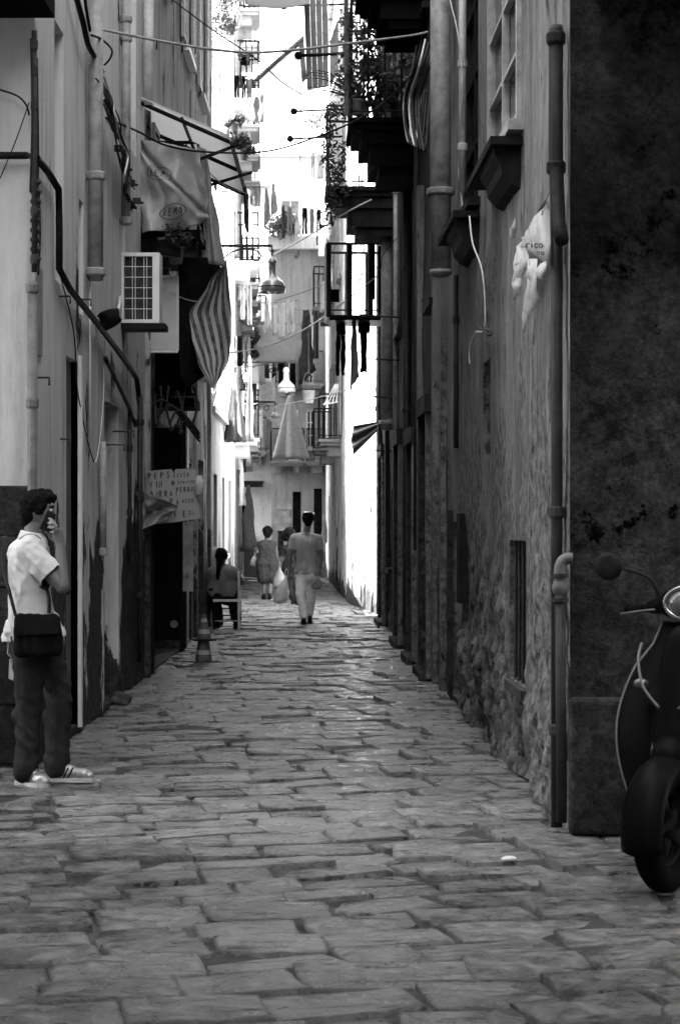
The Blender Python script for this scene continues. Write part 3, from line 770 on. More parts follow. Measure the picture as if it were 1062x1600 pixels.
for fc, root, OO in ((fR2, R2, O2), (fR3, R3, O3)):
    for i, o in enumerate(OO):
        if o[2] < .1: door_panel(fc, root, o[0], o[1], o[2], o[3], .3, M_dark, boards=4)
        else: window_set(fc, root, *o[:4], .15, frame=M_dark)
        if o[2] < .1:
            strip(fc, root, o[0]-.16, o[0]-.004, .02, o[3]+.12, .09, M_plR2, 'door_jamb'); strip(fc, root, o[1]+.004, o[1]+.16, .02, o[3]+.12, .09, M_plR1, 'door_jamb')
            strip(fc, root, o[0]-.2, o[1]+.2, o[3]+.125, o[3]+.3, .11, M_plR2, 'lintel')
            mb = MB(); box_on(mb, fc, o[0]-.1, o[1]+.1, -.05, .06, -.02, .15); part(mb, 'doorstep', M_blockD, root)
rnd = random.Random(3)
for d in (17.35, 18.3, 20.5, 22.75): a, b_ = rng(fR2, d, d+.22); strip(fR2, R2, a, b_, .02, rnd.uniform(5, 16), rnd.uniform(.03, .07), M_plR1 if rnd.random() < .4 else M_plR2)
for d in (23.1, 25.6, 27.9, 30.3, 31.6): a, b_ = rng(fR3, d, d+.28); strip(fR3, R3, a, b_, .02, rnd.uniform(5, 17), rnd.uniform(.03, .08), M_plR1 if rnd.random() < .4 else M_plR2)
# three balconies over the alley
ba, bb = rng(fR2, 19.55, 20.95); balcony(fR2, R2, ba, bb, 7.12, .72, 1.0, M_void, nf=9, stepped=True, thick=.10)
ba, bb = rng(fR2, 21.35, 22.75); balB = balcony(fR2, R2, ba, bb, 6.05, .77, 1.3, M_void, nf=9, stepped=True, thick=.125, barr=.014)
ba, bb = rng(fR3, 26.2, 27.3); balC = balcony(fR3, R3, ba, bb, 6.13, .96, 1.1, M_plR2, nf=8, stepped=True, thick=.13, barr=.009)
ba, bb = rng(fR3, 27.4, 28.4); balD = balcony(fR3, R3, ba, bb, 4.50, .93, 1.02, M_black, nf=5, thick=.07, bracket=False, barr=.045)

for k, (xa_, xb_, ya_, yb_) in enumerate(((573, 586, 378, 468), (590, 599, 384, 490), (515, 530, 452, 472))):
    a_ = P(xa_, yb_, 27.45); b_ = P(xb_, ya_, 27.45); mb = MB(); mb.box(((a_.x+b_.x)/2, 27.45, (a_.z+b_.z)/2), (b_.x-a_.x, .03, b_.z-a_.z))
    tag(mb.build('board', M_void), ['black board propped upright inside the laundry balcony', 'narrow black board at the wall end of the laundry balcony', 'small black plate tied to the corner of the laundry balcony'][k], 'board')
# ---- right sunlit house
R4 = house('bright sunlit house on the right past the dark fronts', (1.5, 42, 0))
fa = Facade((.17, 37), (.63, 32.02), (-.995, -.09)); fb = Facade((-.40, 53.35), (.17, 37), (-1, -.035))
opa = []; opb = [(9, 9.9, .03, 2.3, .3), (3.2, 4.1, .03, 2.2, .3), (6.2, 7.1, 3.4, 5.3, .2), (11.5, 12.4, 3.4, 5.3, .2), (6.2, 7.1, 6.8, 8.6, .2), (11.5, 12.4, 6.8, 8.6, .2)]
opa = [(1.6, 2.5, 6.0, 7.9, .2), (1.6, 2.5, 9.6, 11.4, .2)]
mb = MB(); fa.sheet(mb, 14, opa, du=.2, dz=.15, amp=.03, seed=91, rough_low=.02); fb.sheet(mb, 14, opb, du=.3, dz=.25, amp=.03, seed=92)
prism(mb, [(8, 32.02), (1.2, 32.02), (.7, 37), (.15, 53.3), (8, 53.3)], 0, 13.99)
part(mb, 'wall', M_plR4, R4); roof_slab(R4, [(8, 32.02), (.5, 32.02), (.05, 37), (-.5, 53.1), (8, 53.1)], 14.002, M_plR4)
for o in opa: window_set(fa, R4, *o[:4], .12, frame=M_greyP, shutters=M_greyP)
for o in opb[2:]: window_set(fb, R4, *o[:4], .12, frame=M_greyP, shutters=M_greyP)
for o in opb[:2]: door_panel(fb, R4, *o[:4], .2, M_dark)
balcony(fb, R4, 6.0, 7.4, 3.3, .5, .95, M_plF, nf=8); balcony(fb, R4, 11.3, 12.7, 3.3, .5, .95, M_plF, nf=8)
balcony(fb, R4, 6.0, 7.4, 6.7, .5, .95, M_plF, nf=8); balcony(fa, R4, 1.3, 2.8, 9.5, .5, .95, M_plF, nf=8)

# ---- unseen houses round the viewer, added to block sun and sky light
B1 = house('house on the left at the near end of the alley', (-4, 0, 0))
mb = MB(); f = Facade((-2.7, -14), (-2.7, 9.6), (1, 0)); f.sheet(mb, 17, [(14, 15, .03, 2.3, .3), (19, 20.2, 1.0, 2.4, .3)], du=1, dz=.8, amp=.01, seed=5); prism(mb, [(-16, -14), (-3.2, -14), (-3.2, 9.6), (-16, 9.6)], 0, 17); part(mb, 'wall', M_plL1, B1)
door_panel(f, B1, 14, 15, .03, 2.3, .2, M_dark); window_set(f, B1, 19, 20.2, 1.0, 2.4)
B2 = house('house on the right at the near end of the alley', (4, 0, 0))
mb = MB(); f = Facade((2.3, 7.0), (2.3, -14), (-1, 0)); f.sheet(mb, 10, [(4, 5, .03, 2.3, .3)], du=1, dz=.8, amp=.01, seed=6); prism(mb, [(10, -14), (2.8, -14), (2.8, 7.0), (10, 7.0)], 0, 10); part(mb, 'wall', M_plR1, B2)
door_panel(f, B2, 4, 5, .03, 2.3, .2, M_dark)

B3 = house('house across the street behind the viewer', (0, -18, 0))  # unseen, closes the rear to cut frontal sky light
mb = MB(); f = Facade((9, -16.5), (-9, -16.5), (0, 1)); f.sheet(mb, 14, [(8.4, 9.6, .03, 2.4, .3), (5, 6, 1, 2.6, .3), (12, 13, 1, 2.6, .3), (5, 6, 4.6, 6.4, .3), (8.5, 9.5, 4.6, 6.4, .3), (12, 13, 4.6, 6.4, .3)], du=1, dz=.8, amp=.01, seed=7); prism(mb, [(-9, -17), (9, -17), (9, -22), (-9, -22)], 0, 14); part(mb, 'wall', M_plL2, B3)
door_panel(f, B3, 8.4, 9.6, .03, 2.4, .2, M_dark)
for a_, c_ in ((5, 1), (12, 1), (5, 4.6), (8.5, 4.6), (12, 4.6)): window_set(f, B3, a_, a_+1, c_, c_+1.7)
# ---- hill and trees far behind
hv = []; n = 24
for j in range(9):
    for i in range(n+1):
        x = -90+180*i/n; y = 115+j*22; hv.append((x, y, -1+ (j/8)**.8*34*(1+.25*nz((x*.03, y*.02, 0), 1)) + (0 if j else -2)))
mb = MB(); mb.add(hv, [(j*(n+1)+i, j*(n+1)+i+1, (j+1)*(n+1)+i+1, (j+1)*(n+1)+i) for j in range(8) for i in range(n)])
struct(mb.build('hill', simple('hill_grass', .09, .95, var=.4, scale=.4, bump=.5), smooth=True))
def tree(x, y, z0, h, r, label, seed):
    rd = random.Random(seed)
    t = thing('tree', label, 'tree', (x, y, z0), 'trees on the far slope')
    mb = MB(); mb.tube([(x, y, z0-1), (x+.1, y, z0+h*.4), (x+.3, y, z0+h*.75)], [.22, .16, .07], 7)
    limbs = []
    for k in range(6):
        a = rd.uniform(0, 6.28); p0 = Vector((x+.15, y, z0+h*rd.uniform(.4, .7))); p1 = p0+Vector((math.cos(a)*r*.7, math.sin(a)*r*.7, h*.22)); mb.tube([p0, p1], [.08, .03], 5); limbs.append(p1)
    part(mb, 'trunk', M_bark, t)
    g = MB()
    cl = [Vector((x, y, z0+h*.7))+Vector((rd.gauss(0, r*.45), rd.gauss(0, r*.45), rd.gauss(0, h*.16))) for _ in range(11)]+limbs
    for c in cl:
        rr = r*rd.uniform(.22, .45)
        for k in range(75):
            d = Vector((rd.gauss(0, 1), rd.gauss(0, 1), rd.gauss(0, .8))).normalized()*rr*rd.random()**.4
            q = c+d; u = Vector((rd.uniform(-1, 1), rd.uniform(-1, 1), rd.uniform(-1, 1))).normalized()*.2; w = u.orthogonal().normalized()*.13
            g.add([q-u, q+w, q+u, q-w], [(0, 1, 2, 3)])
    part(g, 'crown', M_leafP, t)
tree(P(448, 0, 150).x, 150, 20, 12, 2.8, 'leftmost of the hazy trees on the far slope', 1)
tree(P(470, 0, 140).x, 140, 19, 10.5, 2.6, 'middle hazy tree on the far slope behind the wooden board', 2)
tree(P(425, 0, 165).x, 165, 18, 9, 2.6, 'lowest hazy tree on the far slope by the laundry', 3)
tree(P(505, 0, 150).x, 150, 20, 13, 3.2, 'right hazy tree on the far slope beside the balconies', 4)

# ============================================================ DRAINPIPES AND CABLES
def pipe_thing(name, label, cat, pts, r, mat, seg=10, collars=(), collar_r=1.35, smooth=True, group=None, clampmat=None):
    """a pipe with its collars as parts; pts in world space, lowest/first point is the base"""
    o = thing(name, label, cat, tuple(pts[0]), group)
    mb = MB(); mb.tube(pts, r, seg); part(mb, 'pipe' if 'pipe' in name else 'strand', mat, o, smooth=smooth)
    for c in collars:
        mb = MB(); mb.lathe(Vector(c)-Vector((0, 0, .03)), [(r*collar_r*.9, 0), (r*collar_r, .012), (r*collar_r, .05), (r*collar_r*.9, .06)], seg, cap=True)
        part(mb, 'collar', clampmat or mat, o)
    return o
def vpipe(side, px, y0, y1, r, mat, label, off=.06, collars=(), name='drainpipe', cat='drainpipe'):
    f = PL if side == 'L' else PR
    a = f(px, y1, off); b_ = f(px, y0, off)
    return pipe_thing(name, label, cat, [a, a.lerp(b_, .5), b_], r, mat, collars=[f(px, c, off) for c in collars])
vpipe('L', 150, -60, 438, .058, M_greyP, 'thick grey drainpipe with one collar, left wall, ends in mid air', .075, (275, 425))
vpipe('L', 197, -60, 352, .042, M_greyP, 'thinner grey pipe running down behind the tangle of wires', .06, (30, 60, 345))
vpipe('L', 232, -60, 165, .05, M_pipeL, 'white pipe ending above the corrugated canopy', .07, ())
vpipe('L', 141, 385, 692, .009, M_whiteP, 'bright thin white conduit high beside the grey door', .02, (), 'conduit', 'conduit')
vpipe('L', 203, 640, 880, .02, M_pipeD, 'thin dark pipe with a pale ring, left of the shop doorway', .04, (700, 800))
vpipe('L', 219, 620, 1035, .026, M_pipeD, 'black pipe at the near edge of the shop doorway', .08, (660, 780, 930))
vpipe('L', 51, 440, 1150, .030, M_pipeG, 'flat grey downpipe running down the corner behind the man', .04, (450, 630, 1040))
vpipe('L', 54, 48, 425, .017, M_iron, 'black corner pipe hung with rusty brackets, top left', .05, (70, 110, 165, 240, 330, 405))
vpipe('L', 161, 690, 868, .028, M_greyP, 'short grey box pipe ending above the dark wall stain', .05, (862,))
vpipe('R', 869, 40, 1292, .030, M_pipeD, 'long dark pipe running down the corner by the scooter', .05, (262, 800, 1140))
vpipe('R', 688, -60, 425, .092, M_pipeG, 'very thick pale drainpipe that stops halfway down, right wall', .12, (300,))
mb = MB(); mb.ball(PR(688, 425, .12), .1, 14, (1, 1, .5)); tag(mb.build('end_cap', M_pipeG, smooth=True), 'rounded cap closing the very thick pale drainpipe', 'cap')
vpipe('R', 667, 862, 1000, .045, M_pipeD, 'cast iron downpipe shoe standing at the foot of the dark wall', .07, (872, 900, 960, 998))
mb = MB(); p = PR(667, 1065, .07); mb.lathe(p, [(.075, 0), (.075, .03), (.06, .05), (.055, .3), (.068, .31), (.068, .35), (.05, .37), (.05, .5)], 14, cap=True)
tag(mb.build('downpipe_shoe', M_pipeD, smooth=True), 'flared iron pipe foot standing on the paving by the dark wall', 'downpipe shoe')
vpipe('R', 604, 200, 672, .085, M_greyP, 'grey drainpipe nearest the sunlit wall, ends in a black collar', .10, (660,))
vpipe('R', 618, 120, 900, .03, M_greyP, 'thin grey pipe just right of the striped cloth', .05, (300, 500, 700))
vpipe('R', 634, 280, 990, .04, M_pipeD, 'dark pipe between the two dark doorways at the back right', .07, (420, 640, 860))
vpipe('R', 650, -40, 860, .03, M_pipeD, 'dark pipe dropping behind the coiled cables', .06, (200, 600))
vpipe('R', 722, -50, 300, .03, M_greyP, 'grey pipe right of the thick pale drainpipe', .05, (100, 230))
vpipe('R', 712, 430, 700, .022, M_pipeD, 'short dark pipe under the far window ledge', .04, (500,))
# pipe with an elbow entering the corner
a = PR(877, 1285, .075)
o = thing('water_pipe', 'iron water pipe with a shiny elbow and ball joint at the sooty corner', 'water pipe', tuple(a))
e = PR(874, 905, .075); dpt = e.y
mb = MB(); mb.tube([a, e], .026, 12); part(mb, 'pipe', M_pipeD, o, smooth=True)
q = [e+Vector((0, 0, -.02)), e+Vector((0, 0, .05)), e+Vector((.012, 0, .085)), e+Vector((.035, 0, .10)), e+Vector((.06, .0, .10))]
mb = MB(); mb.tube(smooth_path(q, 5), .028, 12); part(mb, 'elbow', M_door, o, smooth=True)
mb = MB(); mb.ball(e+Vector((0, 0, -.04)), .040, 14, (1, 1, 1.2)); part(mb, 'joint', M_door, o, smooth=True)
for h in (-.10, .02): mb = MB(); mb.lathe(e+Vector((0, 0, h-.01)), [(.043, 0), (.043, .018)], 14, cap=True); part(mb, 'collar', M_pipeD, o)
# pipe on the face of the sooty corner, upper
o = pipe_thing('drainpipe', 'short black pipe ending in a spout, high on the corner above the torn plastic', 'drainpipe',
               [PR(877, 375, .06), PR(872, 350, .06), PR(868, 250, .06), PR(868, 45, .06)], .036, M_black, collars=[PR(868, 60, .06), PR(868, 262, .06)])

def cable(pts, r, mat, label, name='cable', group=None, sm=True, seg=6):
    mb = MB(); mb.tube(smooth_path(pts, 6) if sm else pts, r, seg)
    return tag(mb.build(name, mat, smooth=True), label, 'cable', group)
big = [P(-12, 243, 12.06), P(42, 243, 12.06), PL(58, 247, .05), PL(75, 268, .05), PL(92, 296, .05), PL(93, 350, .05), PL(93, 420, .05), PL(110, 452, .05), PL(140, 490, .06), PL(180, 542, .06), PL(205, 577, .06), PL(214, 592, .06), PL(219, 640, .06)]
cable(big, .024, M_black, 'thick black conduit stepping down across the pale left wall', sm=False, seg=8)
cable([PL(165, 560, .05), PL(185, 600, .05), PL(205, 645, .05), PL(212, 665, .05)], .02, M_black, 'shorter black conduit below the stepped one')
cable([PL(118, -10, .05), PL(130, 35, .06), PL(138, 70, .06), PL(150, 92, .07), PL(160, 112, .05)], .022, M_black, 'thick black cable curving down at the top of the grey drainpipe')
cable([PL(143, 55, .08), PL(160, 62, .12), PL(175, 78, .14), PL(172, 92, .10), PL(163, 102, .05)], .009, M_black, 'thin looped cable beside the grey drainpipe')
cable([PL(132, -10, .05), PL(136, 20, .05), PL(141, 48, .05)], .012, M_black, 'bundle of dark wires at the top of the grey drainpipe')
rnd = random.Random(21)
tang = ['outer', 'middle', 'frayed', 'inner', 'lowest']
for k in range(5):
    pts = [PL(160+k*2, 128+k*14, .04), PL(172+rnd.uniform(-5, 6), 160+k*8, .10), PL(186+rnd.uniform(-8, 4), 205, .12), PL(188+rnd.uniform(-2, 12), 235, .09), PL(203+rnd.uniform(-8, 4), 265, .11), PL(200+rnd.uniform(-6, 8), 300, .10), PL(212+rnd.uniform(-6, 2), 325, .07)]
    cable(pts, (.014, .01, .012, .007, .009)[k], M_cable, tang[k]+' strand of the wire tangle hanging down the left wall', group='tangled wires on the left wall')
for k, (x0, y0) in enumerate(((186, 232), (196, 262), (205, 286), (214, 314))):
    mb = MB(); p = PL(x0, y0, .09); mb.box(p, (.07, .06, .05)); mb.tube([p, p+Vector((.06, 0, -.02))], .012, 6)
    tag(mb.build('insulator', M_cable), ['top', 'second', 'third', 'lowest'][k]+' black insulator in the wire tangle', 'insulator', 'insulators in the wire tangle')
cable([PL(92, 420, .02), PL(112, 500, .03), PL(118, 545, .03), PL(120, 600, .02), PL(131, 660, .02), PL(140, 700, .02), PL(147, 722, .03)], .005, M_cable, 'thin dark wire drooping over the grey door')
cable([PL(165, 500, .04), PL(163, 560, .03), PL(162, 620, .03), PL(157, 680, .03), PL(152, 715, .03), PL(147, 723, .03)], .005, M_cableL, 'thin white wire hanging from the stepped conduit')
cable([P(0, 140, 12.08), P(28, 150, 12.06), P(42, 165, 12.06), P(46, 180, 12.06)], .007, M_cable, 'thin wire sagging over the corner plaster')
cable([P(0, 280, 12.08), P(25, 220, 12.05), P(46, 160, 12.06)], .004, M_cable, 'slanting thin wire on the corner plaster')
# across the street
cable([P(160, 46, 15.6), P(250, 64, 16), P(330, 77, 16.6), P(395, 82, 17.2), P(470, 77, 17.8), P(560, 66, 18.5), P(640, 56, 19.2), P(668, 50, 19.4)], .012, M_greyP, 'grey conduit spanning the alley at the top, tied to a wire', seg=8)
for k, x in enumerate((190, 245, 285, 305, 447, 500)):
    p = P(x, 66 if x < 200 else (66+(x-200)*.13 if x < 300 else 79), 15.6+(x-160)/130); mb = MB(); mb.tube([p+Vector((0, 0, -.03)), p+Vector((0, 0, .035))], .007, 5)
    tag(mb.build('cable_tie', M_black), 'cable tie number %s from the left on the grey spanning conduit' % ['one', 'two', 'three', 'four', 'five', 'six'][k], 'cable tie', 'cable ties on the spanning conduit')
cable([P(162, 183, 15.8), P(215, 205, 17.2), P(262, 228, 17.6), P(330, 238, 18), P(420, 236, 18.8), P(500, 212, 19.6), P(560, 186, 20), P(600, 160, 20.2), P(642, 118, 20.5)], .010, M_black, 'black cable sagging across the alley below the grey conduit')
cable([P(270, 0, 17), P(330, 45, 17.6), P(400, 92, 18.2), P(450, 135, 19), P(530, 178, 20)], .006, M_cable, 'thin dark wire slanting down from the top left')
cable([P(428, 397, 28.5), P(480, 370, 27), P(545, 330, 26), P(580, 312, 26)], .011, M_cableL, 'bright white wire rising right from the big lamp')
cable([P(225, 440, 18.6), P(262, 455, 19), P(300, 470, 19.2), P(360, 474, 19.6)], .004, M_cableL, 'pale string tied to the striped cloth')
cable([P(355, 552, 28), P(420, 540, 29), P(480, 512, 29), P(540, 470, 28), P(590, 430, 27)], .010, M_greyP, 'grey wire sloping up to the black railing')
cable([P(430, 470, 30), P(470, 458, 30), P(520, 440, 28.5)], .006, M_cable, 'thin wire just right of the big lamp')
cable([P(352, 640, 38), P(400, 636, 38), P(455, 630, 37), P(510, 618, 36), P(560, 605, 34)], .008, M_cable, 'grey wire over the end house at balcony height')
cable([P(470, 234, 30), P(466, 262, 30), P(450, 285, 30), P(436, 297, 30)], .006, M_cable, 'loose thin wire curling below the black cable')
cable([P(300, 243, 18.7), P(325, 268, 18.9), P(352, 290, 19.5), P(388, 303, 21)], .005, M_greyP, 'thin line running under the corrugated canopy')
cable([P(545, 352, 24), P(590, 420, 24), P(600, 395, 24), P(640, 350, 23.5)], .005, M_cable, 'thin wire dropping behind the black railing')
# cable bundle on the right by the balconies
cb = ['first', 'second', 'third', 'fourth', 'fifth', 'sixth']
for k in range(6):
    x = 636+k*5; w = rnd.uniform(8, 16)
    pts = [PR(x+18, 50+k*6, .05), PR(x+8, 105, .12), PR(x-2-w*.3, 150, .16), PR(x-w*.5, 190, .18), PR(x+2, 222+k*3, .18), PR(x+w*.6, 190, .14), PR(x+w*.5+6, 140, .1)]
    cable(pts, .015 if k % 2 else .011, M_cableL if k in (0, 2) else M_cable, cb[k]+' loop of the coiled cables hanging by the second balcony', group='coiled cables on the right wall')
cable([PR(733, 338, .08), PR(738, 380, .08), PR(752, 420, .06), PR(757, 470, .05), PR(756, 515, .05), PR(742, 520, .07), PR(733, 545, .07), PR(733, 568, .07)], .006, M_cableL, 'white wire curling down the right wall past an iron hook')
mb = MB(); mb.tube(smooth_path([PR(752, 512, .03), PR(757, 520, .1), PR(765, 524, .1), PR(768, 518, .06), PR(760, 514, .06)], 4), .008, 6)
tag(mb.build('wall_hook', M_black, smooth=True), 'iron hook on the right wall under the white wire', 'hook')
cable([PR(700, -10, .08), PR(716, 60, .07), PR(722, 150, .06), PR(716, 260, .06), PR(722, 330, .06), PR(716, 380, .07)], .006, M_greyP, 'pale wire beside the very thick drainpipe')
for k, (x, y, l) in enumerate(((625, 563, .45), (620, 622, .35), (628, 496, .5), (612, 705, .4))):
    p = PR(x, y, 0.0); mb = MB(); mb.tube([p, p+Vector((-l, 0, .02))], .012, 6)
    tag(mb.build('iron_rod', M_black), ['middle', 'third', 'top', 'lowest'][k]+' iron drying rod jutting from the dark right wall', 'rod', 'iron rods on the right wall')
for k, (x, y, ln) in enumerate(((530, 85, 75), (510, 172, 60), (500, 215, 55), (520, 8, 90))):
    d = 26.3 if k else 22; mb = MB(); mb.tube([P(x+(35 if k else 20), y-2, d), P(x-ln*.85, y+2, d)], .014 if k else .02, 6); mb.ball(P(x-ln*.85, y+2, d), .05, 8)
    tag(mb.build('drying_pole', M_black), ['drying pole jutting over the alley below the wooden board', 'drying pole by the ivy with a pale wrapped end', 'lowest drying pole by the ivy balcony', 'topmost pole carrying the grey wooden board'][k], 'pole', 'drying poles on the right balconies')
# bits of metal on the left wall
for k, (x, y, l) in enumerate(((92, 463, .08), (121, 468, .1), (166, 695, .15), (55, 590, .09), (94, 686, .06), (180, 674, .16))):
    p = PL(x, y, 0); mb = MB(); mb.tube([p+Vector((-.02, 0, 0)), p+Vector((l, 0, 0)), p+Vector((l, 0, -.05))], .008, 6)
    tag(mb.build('wall_bracket', M_iron), ['small iron bracket under the stepped conduit corner', 'iron bracket beside the second slit window', 'iron bracket by the dark recess at mid height', 'iron pin on the corner downpipe', 'iron stub beside the grey door', 'iron bracket nearest the shop doorway'][k], 'bracket', 'small iron brackets on the left wall')

# ============================================================ AIR CONDITIONER
o = thing('air_conditioner', 'white air conditioner on a black shelf with its coil grille facing us', 'air conditioner', tuple(P(218, 505, 17.1)))
x0, x1, z0, z1, ya, yb = XL+.004, XL+.338, 3.31, 3.93, 16.95, 17.24
w = .04
mb = MB(); mb.box(((x0+x1)/2, (ya+yb)/2+.03, (z0+z1)/2), (x1-x0-.05, yb-ya-.08, z1-z0-.05)); part(mb, 'coil', M_iron, o)
mb = MB()
for (a, b_, c, d) in ((x0, x1, z0, z0+.03), (x0, x1, z1-.03, z1), (x0, x0+.02, z0+.03, z1-.03), (x1-.062, x1, z0+.03, z1-.03)):
    mb.box(((a+b_)/2, ya+.03, (c+d)/2), (b_-a, .06, d-c))
mb.box((x1-.008, (ya+yb)/2+.03, (z0+z1)/2), (.016, yb-ya-.06, z1-z0)); mb.box(((x0+x1)/2, (ya+yb)/2+.03, z1-.006), (x1-x0-.017, yb-ya-.06, .012))
part(mb, 'casing', M_whiteP, o)
for i in range(1, 6): mb = MB(); z = z0+.03+(z1-z0-.06)*i/6; mb.box(((x0+x1-.07)/2, ya+.006, z), (x1-x0-.066, .010, .005)); part(mb, 'grille_bar', M_whiteP, o)
for i in (1, 2, 3, 4): mb = MB(); x = x0+.02+(x1-x0-.08)*(.12, .30, .40, .70, .80)[i]; mb.box((x, ya+.004, (z0+z1)/2), (.0045, .008, z1-z0-.06)); part(mb, 'grille_bar', M_whiteP, o)
mb = MB(); mb.box(((x0+x1)/2, (ya+yb)/2, z0-.03), (x1-x0+.1, yb-ya+.05, .05)); part(mb, 'shelf', M_black, o)
cable([PL(180, 500, .05), PL(186, 480, .12), P(188, 460, 17.05), P(184, 430, 17.1)], .014, M_cableL, 'white hose bending out of the air conditioner')
mb = MB(); p = PL(170, 498, .10); mb.ball(p, .10, 16, (.8, 1.0, .8)); mb.v = [tuple(Vector(v_)+Vector((1, 1, 1))*.05*nz(v_, 16)) for v_ in mb.v]
tag(mb.build('cloth_bundle', M_clothD, smooth=True), 'black bundle tucked on the wall left of the air conditioner', 'bundle')
rnd = random.Random(52)
for k in range(7):
    a0 = rnd.uniform(0, 1); pts = []
    for (bx, by) in ((158, 120), (168, 155), (180, 190), (187, 215), (193, 245), (200, 275), (204, 300), (210, 328)):
        pts.append(PL(bx+rnd.uniform(-9, 8), by+rnd.uniform(-6, 6), rnd.uniform(.04, .15)))
    cable(pts[rnd.randrange(2):8-rnd.randrange(3)], rnd.choice((.005, .006, .009)), M_cableL if k == 2 else M_cable, ['kinked', 'slack', 'pale', 'knotted', 'thin crossing', 'short', 'stray'][k]+' wire in the tangle hanging down the left wall', group='tangled wires on the left wall')
for k, (x, y0_, y1_) in enumerate(((49, 60, 300), (58, 90, 420), (61, 300, 430))):
    cable([PL(x, y0_, .03), PL(x+2, (y0_+y1_)/2, .045), PL(x-1, y1_, .03)], .008, M_cable, ['left', 'middle', 'lower right'][k]+' wire running beside the black corner pipe', group='wires beside the corner pipe')
for k in range(9):
    y = 290+k*15; mb = MB(); mb.lathe(PL(56, y, .05), [(.018, 0), (.034, .012), (.034, .03), (.018, .042)], 10); tag(mb.build('porcelain_clamp', M_iron, smooth=True), 'rusty clamp %s down the lower part of the corner pipe' % ['first', 'second', 'third', 'fourth', 'fifth', 'sixth', 'seventh', 'eighth', 'ninth'][k], 'clamp', 'rusty clamps on the corner pipe')

# ============================================================ CANOPY, TARPAULINS, STRIPED CLOTH
cn = thing('canopy', 'corrugated canopy on a black frame sticking out over the tarpaulin', 'canopy', tuple(P(218, 160, 18.6)))
xa, xb, za, zb, y0, y1 = XL, -1.07, 5.66, 5.28, 18.6, 21.7
def can(u, v):
    x = xa+(xb-xa)*u; z = za+(zb-za)*u+.02*math.sin(v*2*math.pi*22); return Vector((x, y0+(y1-y0)*v, z))
cloth(can, 6, 176, 'sheet', M_canopy, cn, solid=.004)
mb = MB()
def vb(u0, z0_): return
part_pts = [((xa, y0+.05, za-.04), (xb, y0+.05, zb-.04), .022), ((xa, (y0+y1)/2, za-.04), (xb, (y0+y1)/2, zb-.04), .022), ((xa, y1-.05, za-.04), (xb, y1-.05, zb-.04), .022),
            ((xb+.02, y0, zb-.06), (xb+.02, y1, zb-.06), .022), ((xa+.4, y0, za-.2), (xa+.4, y1, za-.2), .018), ((XL, y0+.05, za-.8), (xb+.1, y0+.05, zb-.06), .018),
            ((XL, (y0+y1)/2, za-.75), (xb+.15, (y0+y1)/2, zb-.06), .018)]
for i, (a, b_, r) in enumerate(part_pts):
    g = MB(); g.tube([a, b_], r, 6); part(g, 'strut', M_black, cn)
mb = MB(); mb.box((xb+.03, (y0+y1)/2+1.2, zb-.25), (.02, .7, .42)); part(mb, 'valance', M_clothD, cn)

def quadcloth(c4, d4, ripple, freq, seed=0, sagb=0.0):
    """corners tl,tr,br,bl in photo pixels at depths d4"""
    W = [P(c[0], c[1], d) for c, d in zip(c4, d4)]
    def fn(u, v):
        a = W[0].lerp(W[1], u); b_ = W[3].lerp(W[2], u); p = a.lerp(b_, v)
        r = math.sin(u*freq+v*3+nz((u*2, v*2, seed), 1)*3)*ripple*(.3+v)+nz((u*3, v*3, seed), 1)*ripple*1.5
        return p+Vector((nz((u*3, v*4, seed+4), 1)*ripple*.6, r, -sagb*math.sin(u*math.pi)*(v if sagb > 0 else 0)))
    return fn
tfn = quadcloth([(214, 214), (312, 236), (328, 346), (222, 362)], [18.55, 18.6, 18.6, 18.55], .07, 7, 3)
def tarp_fn(u, v):
    p = tfn(u, v)
    # the strong diagonal fold from the upper left to the lower right corner
    d = (u*.9-v)*1.0; f = math.exp(-(d/.045)**2)*.09 - math.exp(-((d+.09)/.07)**2)*.05 + math.exp(-((d-.25)/.1)**2)*.03*v
    for k, (cu, cw) in enumerate(((.15, .05), (.32, .04), (.72, .05), (.88, .035))):
        f += .022*math.exp(-((u-cu-.1*(v-.5))/cw)**2)*math.sin(v*math.pi)
    return p+Vector((0, f, -.03*math.sin(u*math.pi*1.0+.4)*v))
t = thing('tarpaulin', 'grey creased tarpaulin with two faded oval marks hanging under the canopy', 'tarpaulin', tuple(P(270, 362, 18.6)))
cloth(tarp_fn, 60, 70, 'sheet', M_tarp, t, solid=.003)
def oval_print(cu, cv, ru, rv, root, letters):
    n = 40; mb = MB()
    for (k0, k1) in ((1.0, .90),):
        vs = []
        for i in range(n):
            a = 2*math.pi*i/n
            for k in (k0, k1): vs.append(tarp_fn(cu+ru*k*math.cos(a), cv+rv*k*math.sin(a))+Vector((0, -.006, 0)))
        mb.add(vs, [(2*i, 2*i+1, (2*i+3) % (2*n), (2*i+2) % (2*n)) for i in range(n)])
    x = cu-ru*.7
    for ch in letters:
        for seg in STROKES[ch]:
            for (p, q) in zip(seg, seg[1:]):
                m_ = 4
                for s_ in range(m_):
                    A = [(p[0]+(q[0]-p[0])*t_, p[1]+(q[1]-p[1])*t_) for t_ in (s_/m_, (s_+1)/m_)]
                    W_ = [tarp_fn(x+ru*.30*a_[0], cv+rv*.45-rv*.9*a_[1])+Vector((0, -.008, 0)) for a_ in A]
                    dirv = (W_[1]-W_[0]).normalized(); sd = Vector((-dirv.z, 0, dirv.x))*.007
                    mb.add([W_[0]-sd, W_[1]-sd, W_[1]+sd, W_[0]+sd], [(0, 1, 2, 3)])
        x += ru*.38
    part(mb, 'printed_mark', M_clothG2, root)
M_clothG2 = simple('faded_print', .085, .6, var=.3, bump=0)
